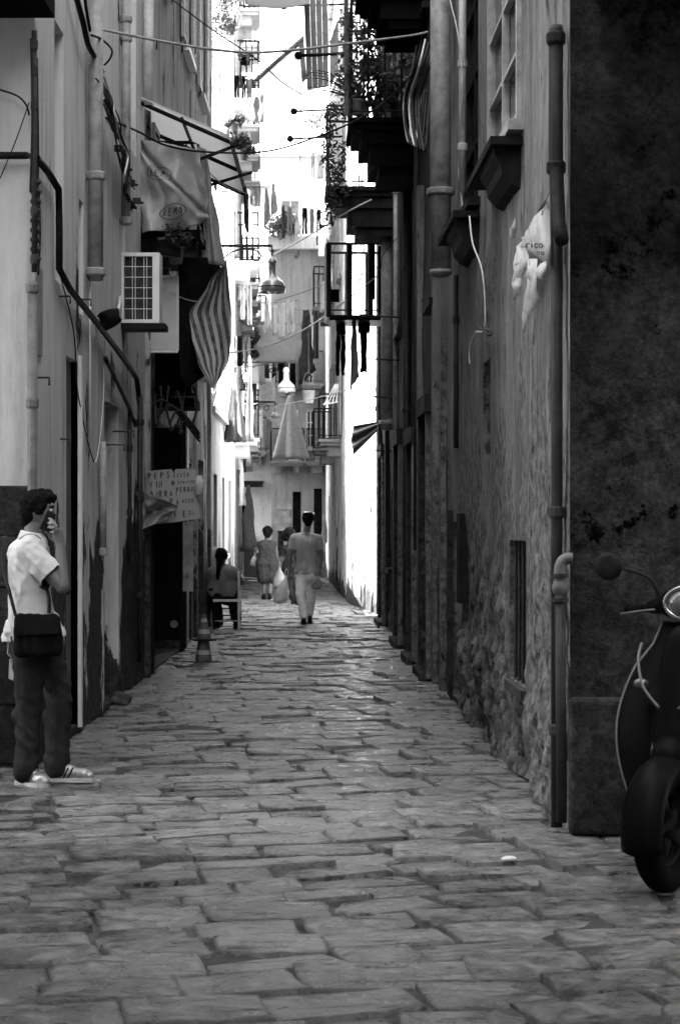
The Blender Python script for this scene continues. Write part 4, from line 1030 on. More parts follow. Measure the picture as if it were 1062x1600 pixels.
def arc(cx, cy, rx, ry, a0, a1, n=7): return [(cx+rx*math.cos(R(a0+(a1-a0)*i/n)), cy+ry*math.sin(R(a0+(a1-a0)*i/n))) for i in range(n+1)]
STROKES = {
 'P': [[(0, 0), (0, 1)], [(0, 1)]+arc(.25, .76, .35, .24, 90, -90)+[(0, .5)]],
 'E': [[(.6, 1), (0, 1), (0, 0), (.6, 0)], [(0, .5), (.5, .5)]],
 'S': [[(.6, .9), (.3, 1), (.05, .78), (.3, .52), (.58, .28), (.3, 0), (0, .12)]],
 'I': [[(.2, 0), (.2, 1)]], 'V': [[(0, 1), (.3, 0), (.6, 1)]], 'N': [[(0, 0), (0, 1), (.6, 0), (.6, 1)]],
 'O': [arc(.3, .5, .3, .5, 0, 360, 12)], '@': [arc(.3, .5, .42, .42, 0, 360, 14), arc(.3, .5, .1, .1, 0, 360, 6), arc(.3, .5, .05, .05, 0, 360, 6)],
 'B': [[(0, 0), (0, 1)], [(0, 1)]+arc(.2, .76, .32, .24, 90, -90)+[(0, .52)], [(0, .52)]+arc(.2, .26, .38, .26, 90, -90)+[(0, 0)]],
 'R': [[(0, 0), (0, 1)], [(0, 1)]+arc(.25, .76, .32, .24, 90, -90)+[(0, .5)], [(.2, .5), (.6, 0)]],
 'A': [[(0, 0), (.3, 1), (.6, 0)], [(.12, .38), (.48, .38)]], 'T': [[(0, 1), (.6, 1)], [(.3, 1), (.3, 0)]],
 '&': [[(.6, .1), (.2, .6), (.3, .85), (.45, .65), (.1, .3), (.25, .02), (.55, .35)]],
 'Z': [[(0, 1), (.6, 1), (0, 0), (.6, 0)]], 'G': [[(.6, .85), (.3, 1), (0, .5), (.3, 0), (.6, .2), (.6, .45), (.35, .45)]],
 '1': [[(.1, .8), (.3, 1), (.3, 0)]], '5': [[(.55, 1), (.1, 1), (.05, .58), (.45, .55), (.5, .2), (.1, 0)]],
 '0': [arc(.3, .5, .25, .45, 0, 360, 10)], '$': [[(.55, .85), (.35, 1), (.12, .5), (.35, 0), (.55, .12)], [(0, .6), (.4, .6)], [(0, .42), (.38, .42)]],
 '.': [arc(.2, .05, .04, .04, 0, 360, 5)], ':': [arc(.2, .2, .04, .04, 0, 360, 5), arc(.2, .65, .04, .04, 0, 360, 5)],
 'M': [[(0, 0), (.05, 1), (.3, .4), (.55, 1), (.6, 0)]], 'C': [arc(.35, .5, .33, .48, 50, 310, 8)], 'D': [[(0, 0), (0, 1)]+arc(.1, .5, .45, .5, 90, -90)+[(0, 0)]], ' ': [],
 'H': [[(0, 0), (0, 1)], [(.55, 0), (.55, 1)], [(0, .5), (.55, .5)]]}
oval_print(.34, .36, .17, .085, t, 'AE0'); oval_print(.50, .80, .20, .085, t, 'AEMO')

def plain_cloth(name, label, cat, c4, d4, ripple, freq, mat, seed=0, nu=20, nv=26, group=None, uv=False, extra=None, solid=.003):
    fn = quadcloth(c4, d4, ripple, freq, seed)
    f2 = (lambda u, v: extra(u, v, fn(u, v))) if extra else fn
    return tag(cloth(f2, nu, nv, name, mat, None, solid, uv), label, cat, group)
plain_cloth('curtain', 'narrow grey curtain between tarpaulin and striped cloth', 'curtain', [(308, 228), (322, 234), (352, 418), (326, 412)], [18.75]*4, .03, 5, M_clothG, 5)
plain_cloth('tarpaulin', 'pale sheet hanging behind the lower edge of the grey tarpaulin', 'sheet', [(258, 330), (326, 330), (326, 408), (258, 398)], [20.5]*4, .02, 6, M_sheet, 8)
# striped cloth: a bulging leaf shape gathered at the bottom
def striped(u, v):
    lx = [(0, 352), (.2, 325), (.42, 296), (.6, 300), (.8, 309), (1, 330)]; rx_ = [(0, 354), (.2, 358), (.42, 361), (.6, 361), (.78, 358), (.9, 346), (1, 334)]
    def itp(tb, t_):
        for (a, x), (b_, y) in zip(tb, tb[1:]):
            if t_ <= b_: k = (t_-a)/(b_-a); k = k*k*(3-2*k)*.5+k*.5; return x+(y-x)*k
        return tb[-1][1]
    py = 406+v*200; px = itp(lx, v)*(1-u)+itp(rx_, v)*u
    return P(px, py, 18.9+.16*math.sin(u*math.pi)*math.sin(v*math.pi)+.02*math.sin(u*16+v*4))
o = cloth(striped, 30, 50, 'striped_cloth', M_stripe, None, .004, uv=True)
for l_ in o.data.uv_layers[0].data: l_.uv = (l_.uv[0]+(1-l_.uv[1])*.55, l_.uv[1])
tag(o, 'grey and black striped awning cloth gathered and hanging to a point', 'awning cloth')
def blackbulk(u, v):
    px = 279+u*(345-279)-14*v*math.sin(u*3); py = 402+v*(205-60*abs(u-.45)); return P(px, py, 19.3+.1*nz((u*3, v*4, 1), 1))
tag(cloth(blackbulk, 14, 20, 'black_sheet', M_clothD, None, .004), 'black sheet hanging behind the striped cloth', 'sheet')
plain_cloth('black_valance', 'black valance hanging just below the grey tarpaulin', 'valance', [(201, 352), (282, 368), (282, 402), (201, 392)], [18.62]*4, .02, 12, M_clothD, 9)
pn = thing('translucent_panel', 'bright translucent panel in a thin frame beside the air conditioner', 'panel', tuple(P(255, 552, 19.1)))
mb = MB(); a = P(226, 548, 19.1); b_ = P(278, 432, 19.1); mb.box(((a.x+b_.x)/2, 19.1, (a.z+b_.z)/2), (b_.x-a.x-.02, .008, b_.z-a.z-.02)); part(mb, 'sheet', M_sheet, pn)
mb = MB(); mb.tube([(b_.x, 19.1, a.z), (b_.x, 19.1, b_.z)], .012, 6); mb.tube([(a.x, 19.1, a.z-.01), (b_.x, 19.1, a.z-.01)], .014, 6); mb.tube([(a.x, 19.1, b_.z), (b_.x, 19.1, b_.z)], .010, 6); part(mb, 'frame', M_whiteP, pn)
# dark box and clutter above the doorway
mb = MB(); mb.box(P(262, 582, 20.2)+Vector((0, .3, 0)), (.52, .9, .42)); mb.box(P(258, 628, 20.2)+Vector((0, .4, 0)), (.62, .8, .10)); tag(mb.build('shop_box', M_void), 'black roller box fixed over the shop doorway', 'box')
rnd = random.Random(31)
names = ['leftmost', 'second', 'third', 'fourth', 'fifth', 'rightmost']
for k in range(6):
    x = 238+k*13; p0 = P(x, 600+rnd.uniform(0, 20), 19.5); p1 = P(x+rnd.uniform(-8, 8), 668+rnd.uniform(-10, 8), 19.5)
    mb = MB(); mb.tube(smooth_path([p0, p0.lerp(p1, .5)+Vector((rnd.uniform(-.05, .05), 0, 0)), p1], 5), .014, 6); mb.ball(p1, .03, 8)
    tag(mb.build('hanging_tube', M_iron, smooth=True), names[k]+' of the tubes dangling over the shop doorway', 'tube', 'tubes dangling over the doorway')
for k in range(3):
    pts = [P(228+k*18, 640+k*12, 19.2), P(255+k*12, 625+k*8, 19.2), P(285+k*8, 655+k*4, 19.3), P(312, 690-k*6, 19.6)]
    cable(pts, .012, M_cable, ['upper', 'middle', 'lower'][k]+' of the black cables sagging over the shop doorway', group='cables over the shop doorway')
# black shutter leaf standing open in the doorway, strip sign, blue enamel frame
o = thing('shop_shutter', 'black shop shutter leaf standing open, plain paper stain near its foot', 'shutter', tuple(P(258, 1000, 19.9)))
a = P(233, 1000, 19.9); b_ = P(284, 672, 19.9)
mb = MB(); mb.box(((a.x+b_.x)/2, 19.9, (a.z+b_.z)/2), (b_.x-a.x, .03, b_.z-a.z)); part(mb, 'leaf', M_void, o)
for i in range(7): mb = MB(); z = a.z+.15+i*.32; mb.box(((a.x+b_.x)/2, 19.88, z), (b_.x-a.x-.03, .012, .26)); part(mb, 'panel', M_void, o)
mb = MB(); mb.lathe(P(272, 975, 19.85), [(.001, 0), (.04, .0), (.04, .004)], 14, Vector((0, -1, 0))); part(mb, 'stain', M_door, o)
sg = thing('strip_sign', 'narrow pale upright board with letters NE beside the black doorway', 'sign', tuple(P(293, 925, 20.0)))
a = P(286, 924, 20.0); b_ = P(302, 815, 20.0)
mb = MB(); mb.box(((a.x+b_.x)/2, 20.0, (a.z+b_.z)/2), (b_.x-a.x, .02, b_.z-a.z)); part(mb, 'board', M_greyP, sg)

def handwrite(text, o, right, up, h, adv, mat, root, r=.004, seed=1, name='lettering', outv=Vector((0, -1, 0)), depth=.004):
    rd = random.Random(seed); x = 0; mb = MB()
    for ch in text:
        dx, dy, sc = rd.uniform(-.03, .03), rd.uniform(-.05, .05), rd.uniform(.9, 1.08)
        for seg in STROKES[ch]:
            W = [o+right*((x+(p[0]+dx)*.62*sc)*h*1.0)+up*((p[1]*sc+dy)*h)+outv*depth for p in seg]
            mb.tube(W, r, 5)
        x += adv*(.55 if ch in '.:I1' else 1)
    part(mb, name, mat, root)
handwrite('NE', P(287, 904, 19.98), Vector((1, 0, 0)), Vector((0, 0, 1)), .05, .75, M_ink, sg, r=.004)

# ---- the handwritten price board
d = 18.95
bd = thing('price_board', 'handwritten cardboard price board for drinks hanging by the shop doorway', 'sign', tuple(P(272, 818, d)))
C4 = [P(229, 736, d), P(268, 733, d), P(271, 738, d), P(275, 733, d), P(306, 732, d), P(309, 770, d), P(314, 810, d), P(272, 816, d), P(232, 820, d), P(231, 780, d)]
n = len(C4); cc = sum(C4, Vector())/n; mb = MB()
mb.add(C4+[p+Vector((0, .012, 0)) for p in C4]+[cc, cc+Vector((0, .012, 0))], [(i, (i+1) % n, 2*n) for i in range(n)]+[(n+(i+1) % n, n+i, 2*n+1) for i in range(n)]+[(i, n+i, n+(i+1) % n, (i+1) % n) for i in range(n)])
part(mb, 'board', M_card, bd)
s1 = d/F; rt = Vector((1, 0, .06)).normalized(); upv = Vector((-.03, 0, 1)).normalized()
for k, (txt, px, py, hh, adv, rr) in enumerate((('PEPSI', 232, 749, 10, .98, .0042), ('$1.50', 277, 746, 7, .72, .0034), ('VIN', 234, 763, 9.5, 1.05, .0042), ('@', 269, 759, 8, 1, .0038), ('ECOTTIMO', 279, 756, 4, .95, .0028),
        ('BIRRA:', 236, 777, 9, .95, .0042), ('PERONI', 276, 769, 7.5, .78, .0040), ('G', 251, 789, 7, 1, .0034), ('RA', 266, 789, 9, 1.1, .0042), ('&Z50', 285, 786, 6, .8, .0030), ('TE', 272, 808, 10, 1.45, .0052), ('DI', 296, 805, 7, .8, .0028))):
    handwrite(txt, P(px, py, d), rt, upv, hh*s1, adv, M_ink, bd, r=rr, seed=k+3)

# ---- plastic bags
def bag(center, w, h, dp, mat, label, seed=0, handles=True, tilt=0.0, name='plastic_bag', twist=0):
    c = Vector(center); vs = []; n, m_ = 20, 16
    for j in range(m_+1):
        v = j/m_
        prof = [(0, .10), (.12, .22), (.3, .55), (.6, .95), (.85, 1.0), (.96, .75), (1, .15)]
        for (a, x), (b_, y) in zip(prof, prof[1:]):
            if v <= b_: rr = x+(y-x)*(v-a)/(b_-a); break
        for i in range(n):
            a = 2*math.pi*i/n; k = 1+.16*nz((math.cos(a)*2.3, math.sin(a)*2.3, v*4+seed), 1)+.10*nz((math.cos(a)*6, math.sin(a)*6, v*9+seed), 1)+.05*math.sin(a*7+v*3+seed)*(1-v)
            vs.append(c+Vector((math.cos(a)*w/2*rr*k+tilt*v*h, math.sin(a)*dp/2*rr*k, -v*h)))
    fs = [(j*n+i, j*n+(i+1) % n, (j+1)*n+(i+1) % n, (j+1)*n+i) for j in range(m_) for i in range(n)]; fs.append(tuple(m_*n+i for i in range(n)))
    mb = MB(); mb.add(vs, fs)
    o = mb.build(name, mat, smooth=True); tag(o, label, 'bag')
    if handles:
        g = MB(); g.tube(smooth_path([c+Vector((-.02, 0, -.03)), c+Vector((-.02, 0, .06)), c+Vector((0, 0, .10)), c+Vector((.02, 0, .06)), c+Vector((.02, 0, -.03))], 4), .005, 5)
        h_ = g.build('handle', mat); h_.parent = o
    return o
def hung(u, v):     # draped bag pulled to the right
    px = 220+u*62*(1-v*.35)-2*math.sin(v*3); py = 766+u*26+v*(62-u*42); r = .05*math.sin(u*9+v*7)+.05*nz((u*5, v*5, 3), 1)
    return P(px, py, 18.78+r+.1*math.sin(v*math.pi))
tag(cloth(hung, 26, 26, 'plastic_bag', M_plasticG, None, .003), 'crumpled clear plastic bag tied across the corner of the price board', 'bag')
mb = MB(); p = P(312, 757, 18.9); mb.ball(p, .05, 12, (1, .8, 2)); 
for v_ in range(len(mb.v)): q = Vector(mb.v[v_]); mb.v[v_] = tuple(q+Vector((1, 1, 1))*.02*nz(q, 22))
tag(mb.build('plastic_knot', M_plastic, smooth=True), 'knot of white plastic at the right edge of the price board', 'plastic')
tag(cloth(lambda u, v: P(206+u*14, 782+v*10, 18.6-.5*u) + Vector((0, 0, 0)), 2, 2, 'black_tray', M_black, None, .02), 'small black tray fixed left of the plastic bag', 'tray')

# ---- torn plastic with print on the right wall
def torn(outline, off, mat, label, seed, name='torn_plastic', bulge=.05):
    pts = [PR(x, y, off) for x, y in outline]; c = sum(pts, Vector())/len(pts)+Vector((-bulge, 0, 0)); n = len(pts); mb = MB(); vs = [c]
    for k in (.5, 1.0):
        for p in pts: q = c.lerp(p, k); vs.append(q+Vector((-.03*nz(q, 14, seed), .05*nz(q, 9, seed+3), 0)))
    fs = [(0, 1+i, 1+(i+1) % n) for i in range(n)]+[(1+i, 1+n+i, 1+n+(i+1) % n, 1+(i+1) % n) for i in range(n)]
    mb.add(vs, fs); return tag(mb.build(name, mat, smooth=True, solid=.002), label, 'torn plastic', 'torn plastic on the right wall')
PRT = torn([(853, 305), (850, 322), (840, 332), (838, 345), (826, 352), (828, 362), (820, 372), (806, 386), (806, 398), (818, 402), (833, 404), (845, 408), (855, 416), (854, 380)], .10, M_plastic, 'upper torn white plastic sheet with dark print on the right wall', 2)
torn([(806, 388), (818, 382), (826, 400), (826, 412), (816, 432), (806, 468), (802, 470), (801, 458), (806, 436), (802, 412)], .12, M_plastic, 'left hanging strip of the torn white plastic', 5, bulge=.03)
torn([(826, 404), (838, 404), (841, 450), (838, 466), (826, 498), (818, 522), (816, 516), (822, 478), (823, 450)], .13, M_plastic, 'longest hanging strip of the torn white plastic', 9, bulge=.03)
torn([(803, 348), (807, 340), (806, 358), (801, 373), (797, 372), (799, 358)], .09, M_greyP, 'small grey flap left of the torn plastic', 11, bulge=.02)
base = PR(822, 388, .18); ex = (PR(846, 386, .18)-base); ex.normalize(); k = (PR(846, 386, .18)-base).length
def wall_letters(strokes_txt, px, py, hpx, wpx, r, root):
    mb = MB(); x = px
    for ch in strokes_txt:
        for seg in LOW[ch]: mb.tube([PR(x+p[0]*wpx, py-p[1]*hpx, .165) for p in seg], r, 5)
        x += wpx*(.6 if ch == 'i' else 1.15)
    o = mb.build('lettering', M_clothG2); o.parent = root
LOW = {'r': [[(0, 0), (0, .8)], [(0, .5), (.3, .8), (.6, .8)]], 'i': [[(.1, 0), (.1, .8)], [(.1, 1.05), (.1, 1.15)]], 'c': [[(.75, .7), (.4, .85), (.1, .4), (.4, 0), (.75, .15)]], 'o': [arc(.45, .42, .38, .42, 0, 360, 10)], 's': [[(.6, .8), (.2, .75), (.5, .4), (.1, .05)]]}
wall_letters('rico', 822, 387, 8, 6.6, .0045, PRT); wall_letters('co', 838, 398, 6, 5.5, .0035, PRT); wall_letters('s', 845, 336, 8, 5, .0035, PRT)

for k, (x, y, w_, h_) in enumerate(((812, 400, 7, 30), (830, 410, 6, 45), (808, 430, 5, 34), (845, 412, 5, 30))):
    torn([(x, y), (x+w_*.6, y-3), (x+w_, y+h_*.3), (x+w_*.7, y+h_*.7), (x+w_*.5, y+h_), (x+w_*.2, y+h_*.75), (x-2, y+h_*.4)], .11+.01*k, M_plastic, ['curled shred under the left strip', 'long shred in the middle', 'thin shred on the far left edge', 'shred just left of the pipe'][k]+' of the torn white plastic', 20+k, bulge=.04)
# ============================================================ STREET LAMPS
def lamp(wall_pt, end_pt, w, mat, label, drop=.16):
    a, e = Vector(wall_pt), Vector(end_pt); t = thing('street_lamp', label, 'street lamp', tuple(a), 'pendant street lamps along the alley')
    mb = MB(); mb.tube([a, e], .022, 8); mb.tube([a+Vector((0, 0, -.42)), a+Vector((0, 0, .12))], .03, 8); part(mb, 'arm', M_iron, t)
    l = e.x-a.x
    mb = MB(); mb.tube(smooth_path([a+Vector((0, 0, -.4)), a+Vector((l*.2, 0, -.2)), a+Vector((l*.42, 0, -.07)), a+Vector((l*.7, 0, -.06)), a+Vector((l*.82, 0, -.14)), a+Vector((l*.75, 0, -.22)), a+Vector((l*.66, 0, -.17)), a+Vector((l*.72, 0, -.12))], 6), .014, 6)
    mb.tube(smooth_path([a+Vector((.03, 0, -.1)), a+Vector((.14, 0, -.06)), a+Vector((.2, 0, -.13)), a+Vector((.13, 0, -.18)), a+Vector((.1, 0, -.12))], 5), .01, 6)
    part(mb, 'scroll', M_iron, t, smooth=True)
    top = e+Vector((0, 0, -drop)); mb = MB(); mb.tube([e, top], .012, 6); mb.ball(e+Vector((0, 0, -drop*.5)), .028, 8); part(mb, 'hanger', M_iron, t)
    k = w/.42; pr = [(.012, 0), (.05, -.02), (.072, -.07), (.078, -.10), (.06, -.112), (.062, -.27), (.075, -.30), (.105, -.335), (.13, -.36), (.165, -.385), (.192, -.42), (.20, -.46), (.212, -.48), (.21, -.56), (.195, -.56)]
    mb = MB(); mb.lathe(top, [(r*k, h*k) for r, h in pr], 26); part(mb, 'lamp_shade', mat, t, smooth=True)
    mb = MB(); mb.lathe(top+Vector((0, 0, -.465*k)), [(.201*k, 0), (.216*k, -.008*k), (.216*k, -.02*k), (.205*k, -.026*k)], 26); part(mb, 'rim_band', M_iron, t, smooth=True)
    mb = MB(); mb.ball(top+Vector((0, 0, -.50*k)), .09*k, 12); part(mb, 'bulb', M_whiteP, t, smooth=True)
d = 28.5; lamp((XL, d, zz(384, d)), (P(425, 384, d).x, d, zz(384, d)), .40, M_lampm, 'largest and nearest pendant lamp on a scrolled iron bracket')
d = 40.0; lamp((-2.16, d, zz(566, d)), (P(447, 566, d).x, d, zz(566, d)), .39, M_lampw, 'bright white pendant lamp in front of the draped grey cloth', drop=.10)
d = 50.0; lamp((-2.56, d, zz(628, d)), (P(430, 628, d).x, d, zz(628, d)), .24, M_lampw, 'smallest pendant lamp, low and left of the white one', drop=.1)

M_clothD2 = simple('charcoal_cloth', .06, .9, var=.4, scale=12, bump=.5)
# ============================================================ LAUNDRY
GPATCH = {   # patches in unit garment coords: tl,tr,br,bl
 'towel': [((0, 0), (1, 0), (1, 1), (0, 1))],
 'shirt': [((.2, 0), (.8, 0), (.82, 1), (.18, 1)), ((.8, 0), (1, .12), (.93, .42), (.8, .3)), ((.2, 0), (.2, .3), (.07, .42), (0, .12))],
 'trousers': [((.08, 0), (.92, 0), (.98, .28), (.02, .28)), ((.02, .28), (.49, .28), (.40, 1), (.06, 1)), ((.51, .28), (.98, .28), (.94, 1), (.60, 1))],
 'sock': [((.2, 0), (.8, 0), (.75, .7), (.25, .7)), ((.25, .7), (.75, .7), (1, 1), (.3, 1))],
 'cone': [((.42, 0), (.58, 0), (1, 1), (0, 1))],
 'pinched': [((.3, 0), (.6, 0), (1, .8), (.05, 1))]}
def garment(kind, x0, y0, x1, y1, d, mat, label, seed=0, group='laundry over the far end of the alley', ripple=.03, side=0.0):
    a = P(x0, y0, d); W = (x1-x0)*d/F; H_ = (y1-y0)*d/F; mb = MB()
    dirx = Vector((math.cos(side), math.sin(side), 0))
    for (tl, tr, br, bl) in GPATCH[kind]:
        n = 6; m_ = 9; vs = []
        for j in range(m_+1):
            for i in range(n+1):
                u, v = i/n, j/m_
                px_ = (tl[0]*(1-u)+tr[0]*u)*(1-v)+(bl[0]*(1-u)+br[0]*u)*v; py_ = (tl[1]*(1-u)+tr[1]*u)*(1-v)+(bl[1]*(1-u)+br[1]*u)*v
                p = a+dirx*(px_*W)+Vector((0, 0, -py_*H_))
                vs.append(p+Vector((.02*nz((px_*3, py_*5, seed), 1)*W*8, ripple*(math.sin(px_*9+seed)+nz((px_*4, py_*3, seed+7), 1)*1.6), .03*H_*nz((px_*6, py_*6, seed), 1))))
        mb.add(vs, [(j*(n+1)+i, j*(n+1)+i+1, (j+1)*(n+1)+i+1, (j+1)*(n+1)+i) for j in range(m_) for i in range(n)])
    g = mb.build(kind if kind not in ('cone', 'pinched') else 'cloth', mat, smooth=True, solid=.004); return tag(g, label, 'laundry', group)
gl = 'laundry over the far end of the alley'
items = [('trousers', 524, 498, 540, 587, 27.9, M_clothD, 'black trousers hanging below the black railing'), ('pinched', 545, 492, 561, 612, 27.9, M_clothG, 'long grey cloth hanging below the black railing'),
 ('shirt', 560, 490, 577, 582, 27.9, M_clothD, 'dark narrow shirt, last below the black railing'),
 ('trousers', 366, 118, 374, 152, 31, M_clothD, 'first dark trousers high on the left laundry line'), ('trousers', 378, 118, 384, 156, 31, M_clothD, 'thin dark trousers high on the left laundry line'),
 ('towel', 386, 122, 393, 154, 31, M_clothG, 'grey towel right of the thin dark trousers'), ('shirt', 371, 84, 396, 102, 31, M_clothD, 'dark shirt at the top of the left laundry'),
 ('towel', 380, 152, 395, 190, 31.5, M_clothW, 'white towel under the dark trousers on the left'), ('towel', 396, 148, 412, 192, 31.5, M_plasticG, 'translucent grey sheet right of the white towel'),
 ('pinched', 353, 170, 366, 190, 31, M_clothW, 'small white cloth above the dark bundle'), ('shirt', 352, 300, 366, 392, 33, M_clothW, 'long white shirt left of the big lamp bracket'), ('pinched', 378, 296, 396, 372, 33, M_clothW, 'long white pinched cloth over the big lamp bracket'),
 ('trousers', 398, 296, 407, 322, 44, M_clothG, 'small grey trousers on the far line'), ('pinched', 411, 294, 423, 356, 44, M_clothG, 'dark grey long cloth on the far line'), ('pinched', 422, 288, 434, 340, 44, M_plasticG, 'pale grey cloth at the right end of the far line'),
 ('pinched', 411, 474, 424, 520, 44, M_clothW, 'white pinched cloth just under the big lamp'), ('towel', 426, 476, 434, 524, 44, M_clothW, 'narrow white towel second under the big lamp'), ('towel', 436, 472, 446, 530, 44, M_clothW, 'white towel third under the big lamp'),
 ('trousers', 447, 470, 462, 522, 44, M_clothW, 'white trousers right of the towels under the big lamp'), ('towel', 400, 508, 470, 568, 46, M_sheet, 'wide pale sheet below the white laundry'), 
 ('pinched', 464, 484, 494, 602, 45, M_clothD2, 'large dark grey draped cloth right of the big lamp'), ('towel', 489, 484, 498, 560, 38, M_clothD, 'narrow dark towel beside the grey draped cloth'),
 ('pinched', 500, 440, 512, 490, 40, M_clothG, 'grey cloth left of the black railing'), ('cone', 383, 556, 398, 690, 36, M_clothG, 'thin folded grey cloth beside the speckled one'), ('towel', 397, 640, 410, 684, 42, M_clothW, 'white towel low on the left'),
 ('shirt', 410, 655, 425, 702, 44, M_clothG, 'grey shirt low on the left'), ('cone', 372, 722, 384, 790, 40, M_clothW, 'white twisted cloth hanging over the people'), ('towel', 374, 610, 382, 650, 38, M_clothW, 'small white towel left of the thin folded cloth'),
 ('pinched', 500, 804, 513, 856, 52, M_plasticG, 'pale plastic hanging by the far right door'), ('shirt', 470, 560, 486, 596, 50, M_clothG, 'small shirt on the end house balcony'), ('towel', 405, 562, 418, 600, 50, M_clothW, 'white towel on the end house balcony'),
 ('trousers', 350, 196, 362, 236, 33, M_clothG, 'grey trousers beside the dark bundle'), ('towel', 438, 565, 447, 600, 50, M_clothD, 'dark towel above the white lamp'), ('pinched', 505, 370, 520, 470, 36, M_clothD2, 'grey cloth rolled by the white wall left of the railing'),
 ('towel', 498, 360, 506, 400, 38, M_clothW, 'narrow white towel over the cornice')]
for k, it in enumerate(items): garment(*it, seed=k*3.7, ripple=.03)
for k, (x0, y0, x1, y1, d) in enumerate(((362, 117, 400, 117, 31), (348, 298, 400, 294, 33), (396, 293, 438, 287, 44), (405, 473, 466, 469, 44), (520, 497, 580, 489, 27.9), (460, 484, 512, 482, 37), (370, 84, 398, 83, 31), (372, 640, 428, 652, 42))):
    cable(sag(P(x0, y0, d), P(x1, y1, d), .02, 6), .005, M_cable, ['line of the dark trousers, high left', 'line of the long white shirt', 'far line over the white facade', 'line of white laundry under the big lamp', 'line under the black railing', 'line of the draped grey cloth', 'line of the dark shirt', 'line of the low towels'][k], 'washing_line', sm=False, group='washing lines')
rows = [('upper end-house line', 396, 500, 468, 506, 50, .9), ('left line beyond the big lamp', 352, 440, 398, 446, 39, 1.0), ('high right sunlit line', 486, 236, 520, 244, 44, 1.2), ('line above the folded parasol', 350, 520, 396, 526, 38, .8), ('middle end-house line', 404, 556, 470, 560, 49, .9), ('top left line', 338, 104, 366, 112, 32, 1.0), ('line over the seated woman', 366, 700, 384, 704, 41, .7), ('line left of the ivy', 440, 320, 505, 326, 50, 1.0)]
tones = [('white', M_clothW), ('grey', M_clothG), ('black', M_clothD), ('charcoal', M_clothD2), ('pale', M_sheet)]; ords = ['first', 'second', 'third', 'fourth', 'fifth', 'sixth', 'seventh']
rd = random.Random(77)
for (rn, x0, y0, x1, y1, d, sc_) in rows:
    cable(sag(P(x0-3, y0, d), P(x1+3, y1, d), .03, 6), .006, M_cable, 'washing '+rn, 'washing_line', sm=False, group='washing lines')
    x = x0; k = 0
    while x < x1-5 and k < 7:
        w = rd.uniform(6, 12)*50/d*.8; kind = rd.choice(['towel', 'shirt', 'trousers', 'pinched', 'towel']); tn, tm = rd.choice(tones); h = rd.uniform(.45, .95)*F/d*sc_
        yy = y0+(y1-y0)*(x-x0)/(x1-x0)+2
        garment(kind, x, yy, x+w, yy+h, d+rd.uniform(-.1, .1), tm, '%s %s, %s from the left on the %s' % (tn, kind if kind != 'pinched' else 'bunched cloth', ords[k], rn), seed=rd.uniform(0, 50)); x += w+rd.uniform(1, 4); k += 1
lab_h = ['low', 'middle', 'high', 'top']; kk_ = 0
for li, (z_, y0_, y1_) in enumerate(((4.55, 29.4, 36.4), (6.3, 29.6, 36.2), (8.2, 29.3, 36.5), (9.9, 30.0, 36.0))):
    cable(sag((-2.3, y0_-.5, z_), (-2.3, y1_+.5, z_), .05, 8), .006, M_cable, 'washing line strung over the low house roof, '+lab_h[li]+' one', 'washing_line', sm=False, group='washing lines')
    y_ = y0_+rd.uniform(0, .5); k = 0
    while y_ < y1_-.4 and k < 7:
        w_ = rd.uniform(.3, .75); h_ = rd.uniform(.45, 1.0); kind = rd.choice(['towel', 'shirt', 'trousers', 'pinched']); tn, tm = rd.choice(tones)
        garment(kind, CX-2.3*F/y_, CY-(z_-.03-EYE)*F/y_, CX-2.3*F/y_+w_*F/y_, CY-(z_-.03-h_-EYE)*F/y_, y_, tm, '%s %s, %s along the %s line over the low roof' % (tn, kind if kind != 'pinched' else 'bunched cloth', ords[k], lab_h[li]), seed=rd.uniform(0, 50), side=math.pi/2, group='laundry over the low roof')
        y_ += w_+rd.uniform(.1, 1.1); k += 1
# speckled folded parasol
def cone_cloth(x0, x1, y0, y1, d, mat, label, name, seed, folds=7, rim=True):
    a = P((x0+x1)/2, y0, d); b_ = P((x0+x1)/2, y1, d); r = (x1-x0)/2*d/F; vs = []; n, m_ = 42, 16
    for j in range(m_+1):
        v = j/m_
        for i in range(n):
            t_ = 2*math.pi*i/n; rr = r*(.10+.90*v**.9)*(1+.22*math.sin(t_*folds+seed)*(.3+.7*v))+.01
            vs.append(a.lerp(b_, v)+Vector((math.cos(t_)*rr, math.sin(t_)*rr*.7, .02*math.sin(t_*folds)*v)))
    mb = MB(); mb.add(vs, [(j*n+i, j*n+(i+1) % n, (j+1)*n+(i+1) % n, (j+1)*n+i) for j in range(m_) for i in range(n)])
    return mb.build(name, mat, smooth=True, solid=.004)
o = cone_cloth(352, 382, 583, 690, 33, M_speck, '', 'folded_parasol', 1); tag(o, 'speckled folded parasol hanging point up on the left', 'parasol')
g = MB(); g.tube([P(367, 574, 33), P(367, 588, 33)], .02, 6); h_ = g.build('pole', M_iron); h_.parent = o
cable(sag(P(340, 576, 33), P(395, 572, 33), .01, 4), .008, M_iron, 'rod holding the speckled folded parasol', 'iron_rod', sm=False)
o = cone_cloth(428, 478, 618, 716, 52.2, M_clothG, '', 'draped_cloth', 2, folds=5); tag(o, 'big grey cloth draped from a point over the end house balcony', 'cloth')
# striped flag on the sunlit wall
def flag(u, v): return P(600-u*(52-8*abs(v-.5)), 657+u*(8+v*40)+v*6, 31.3)+Vector((0, .05*math.sin(v*14), 0))
o = cloth(flag, 16, 16, 'striped_cloth', stripes('striped_cloth_far', .13, .035, 9, 1), None, .004, uv=True); tag(o, 'small striped cloth fanned out against the sunlit wall', 'cloth')
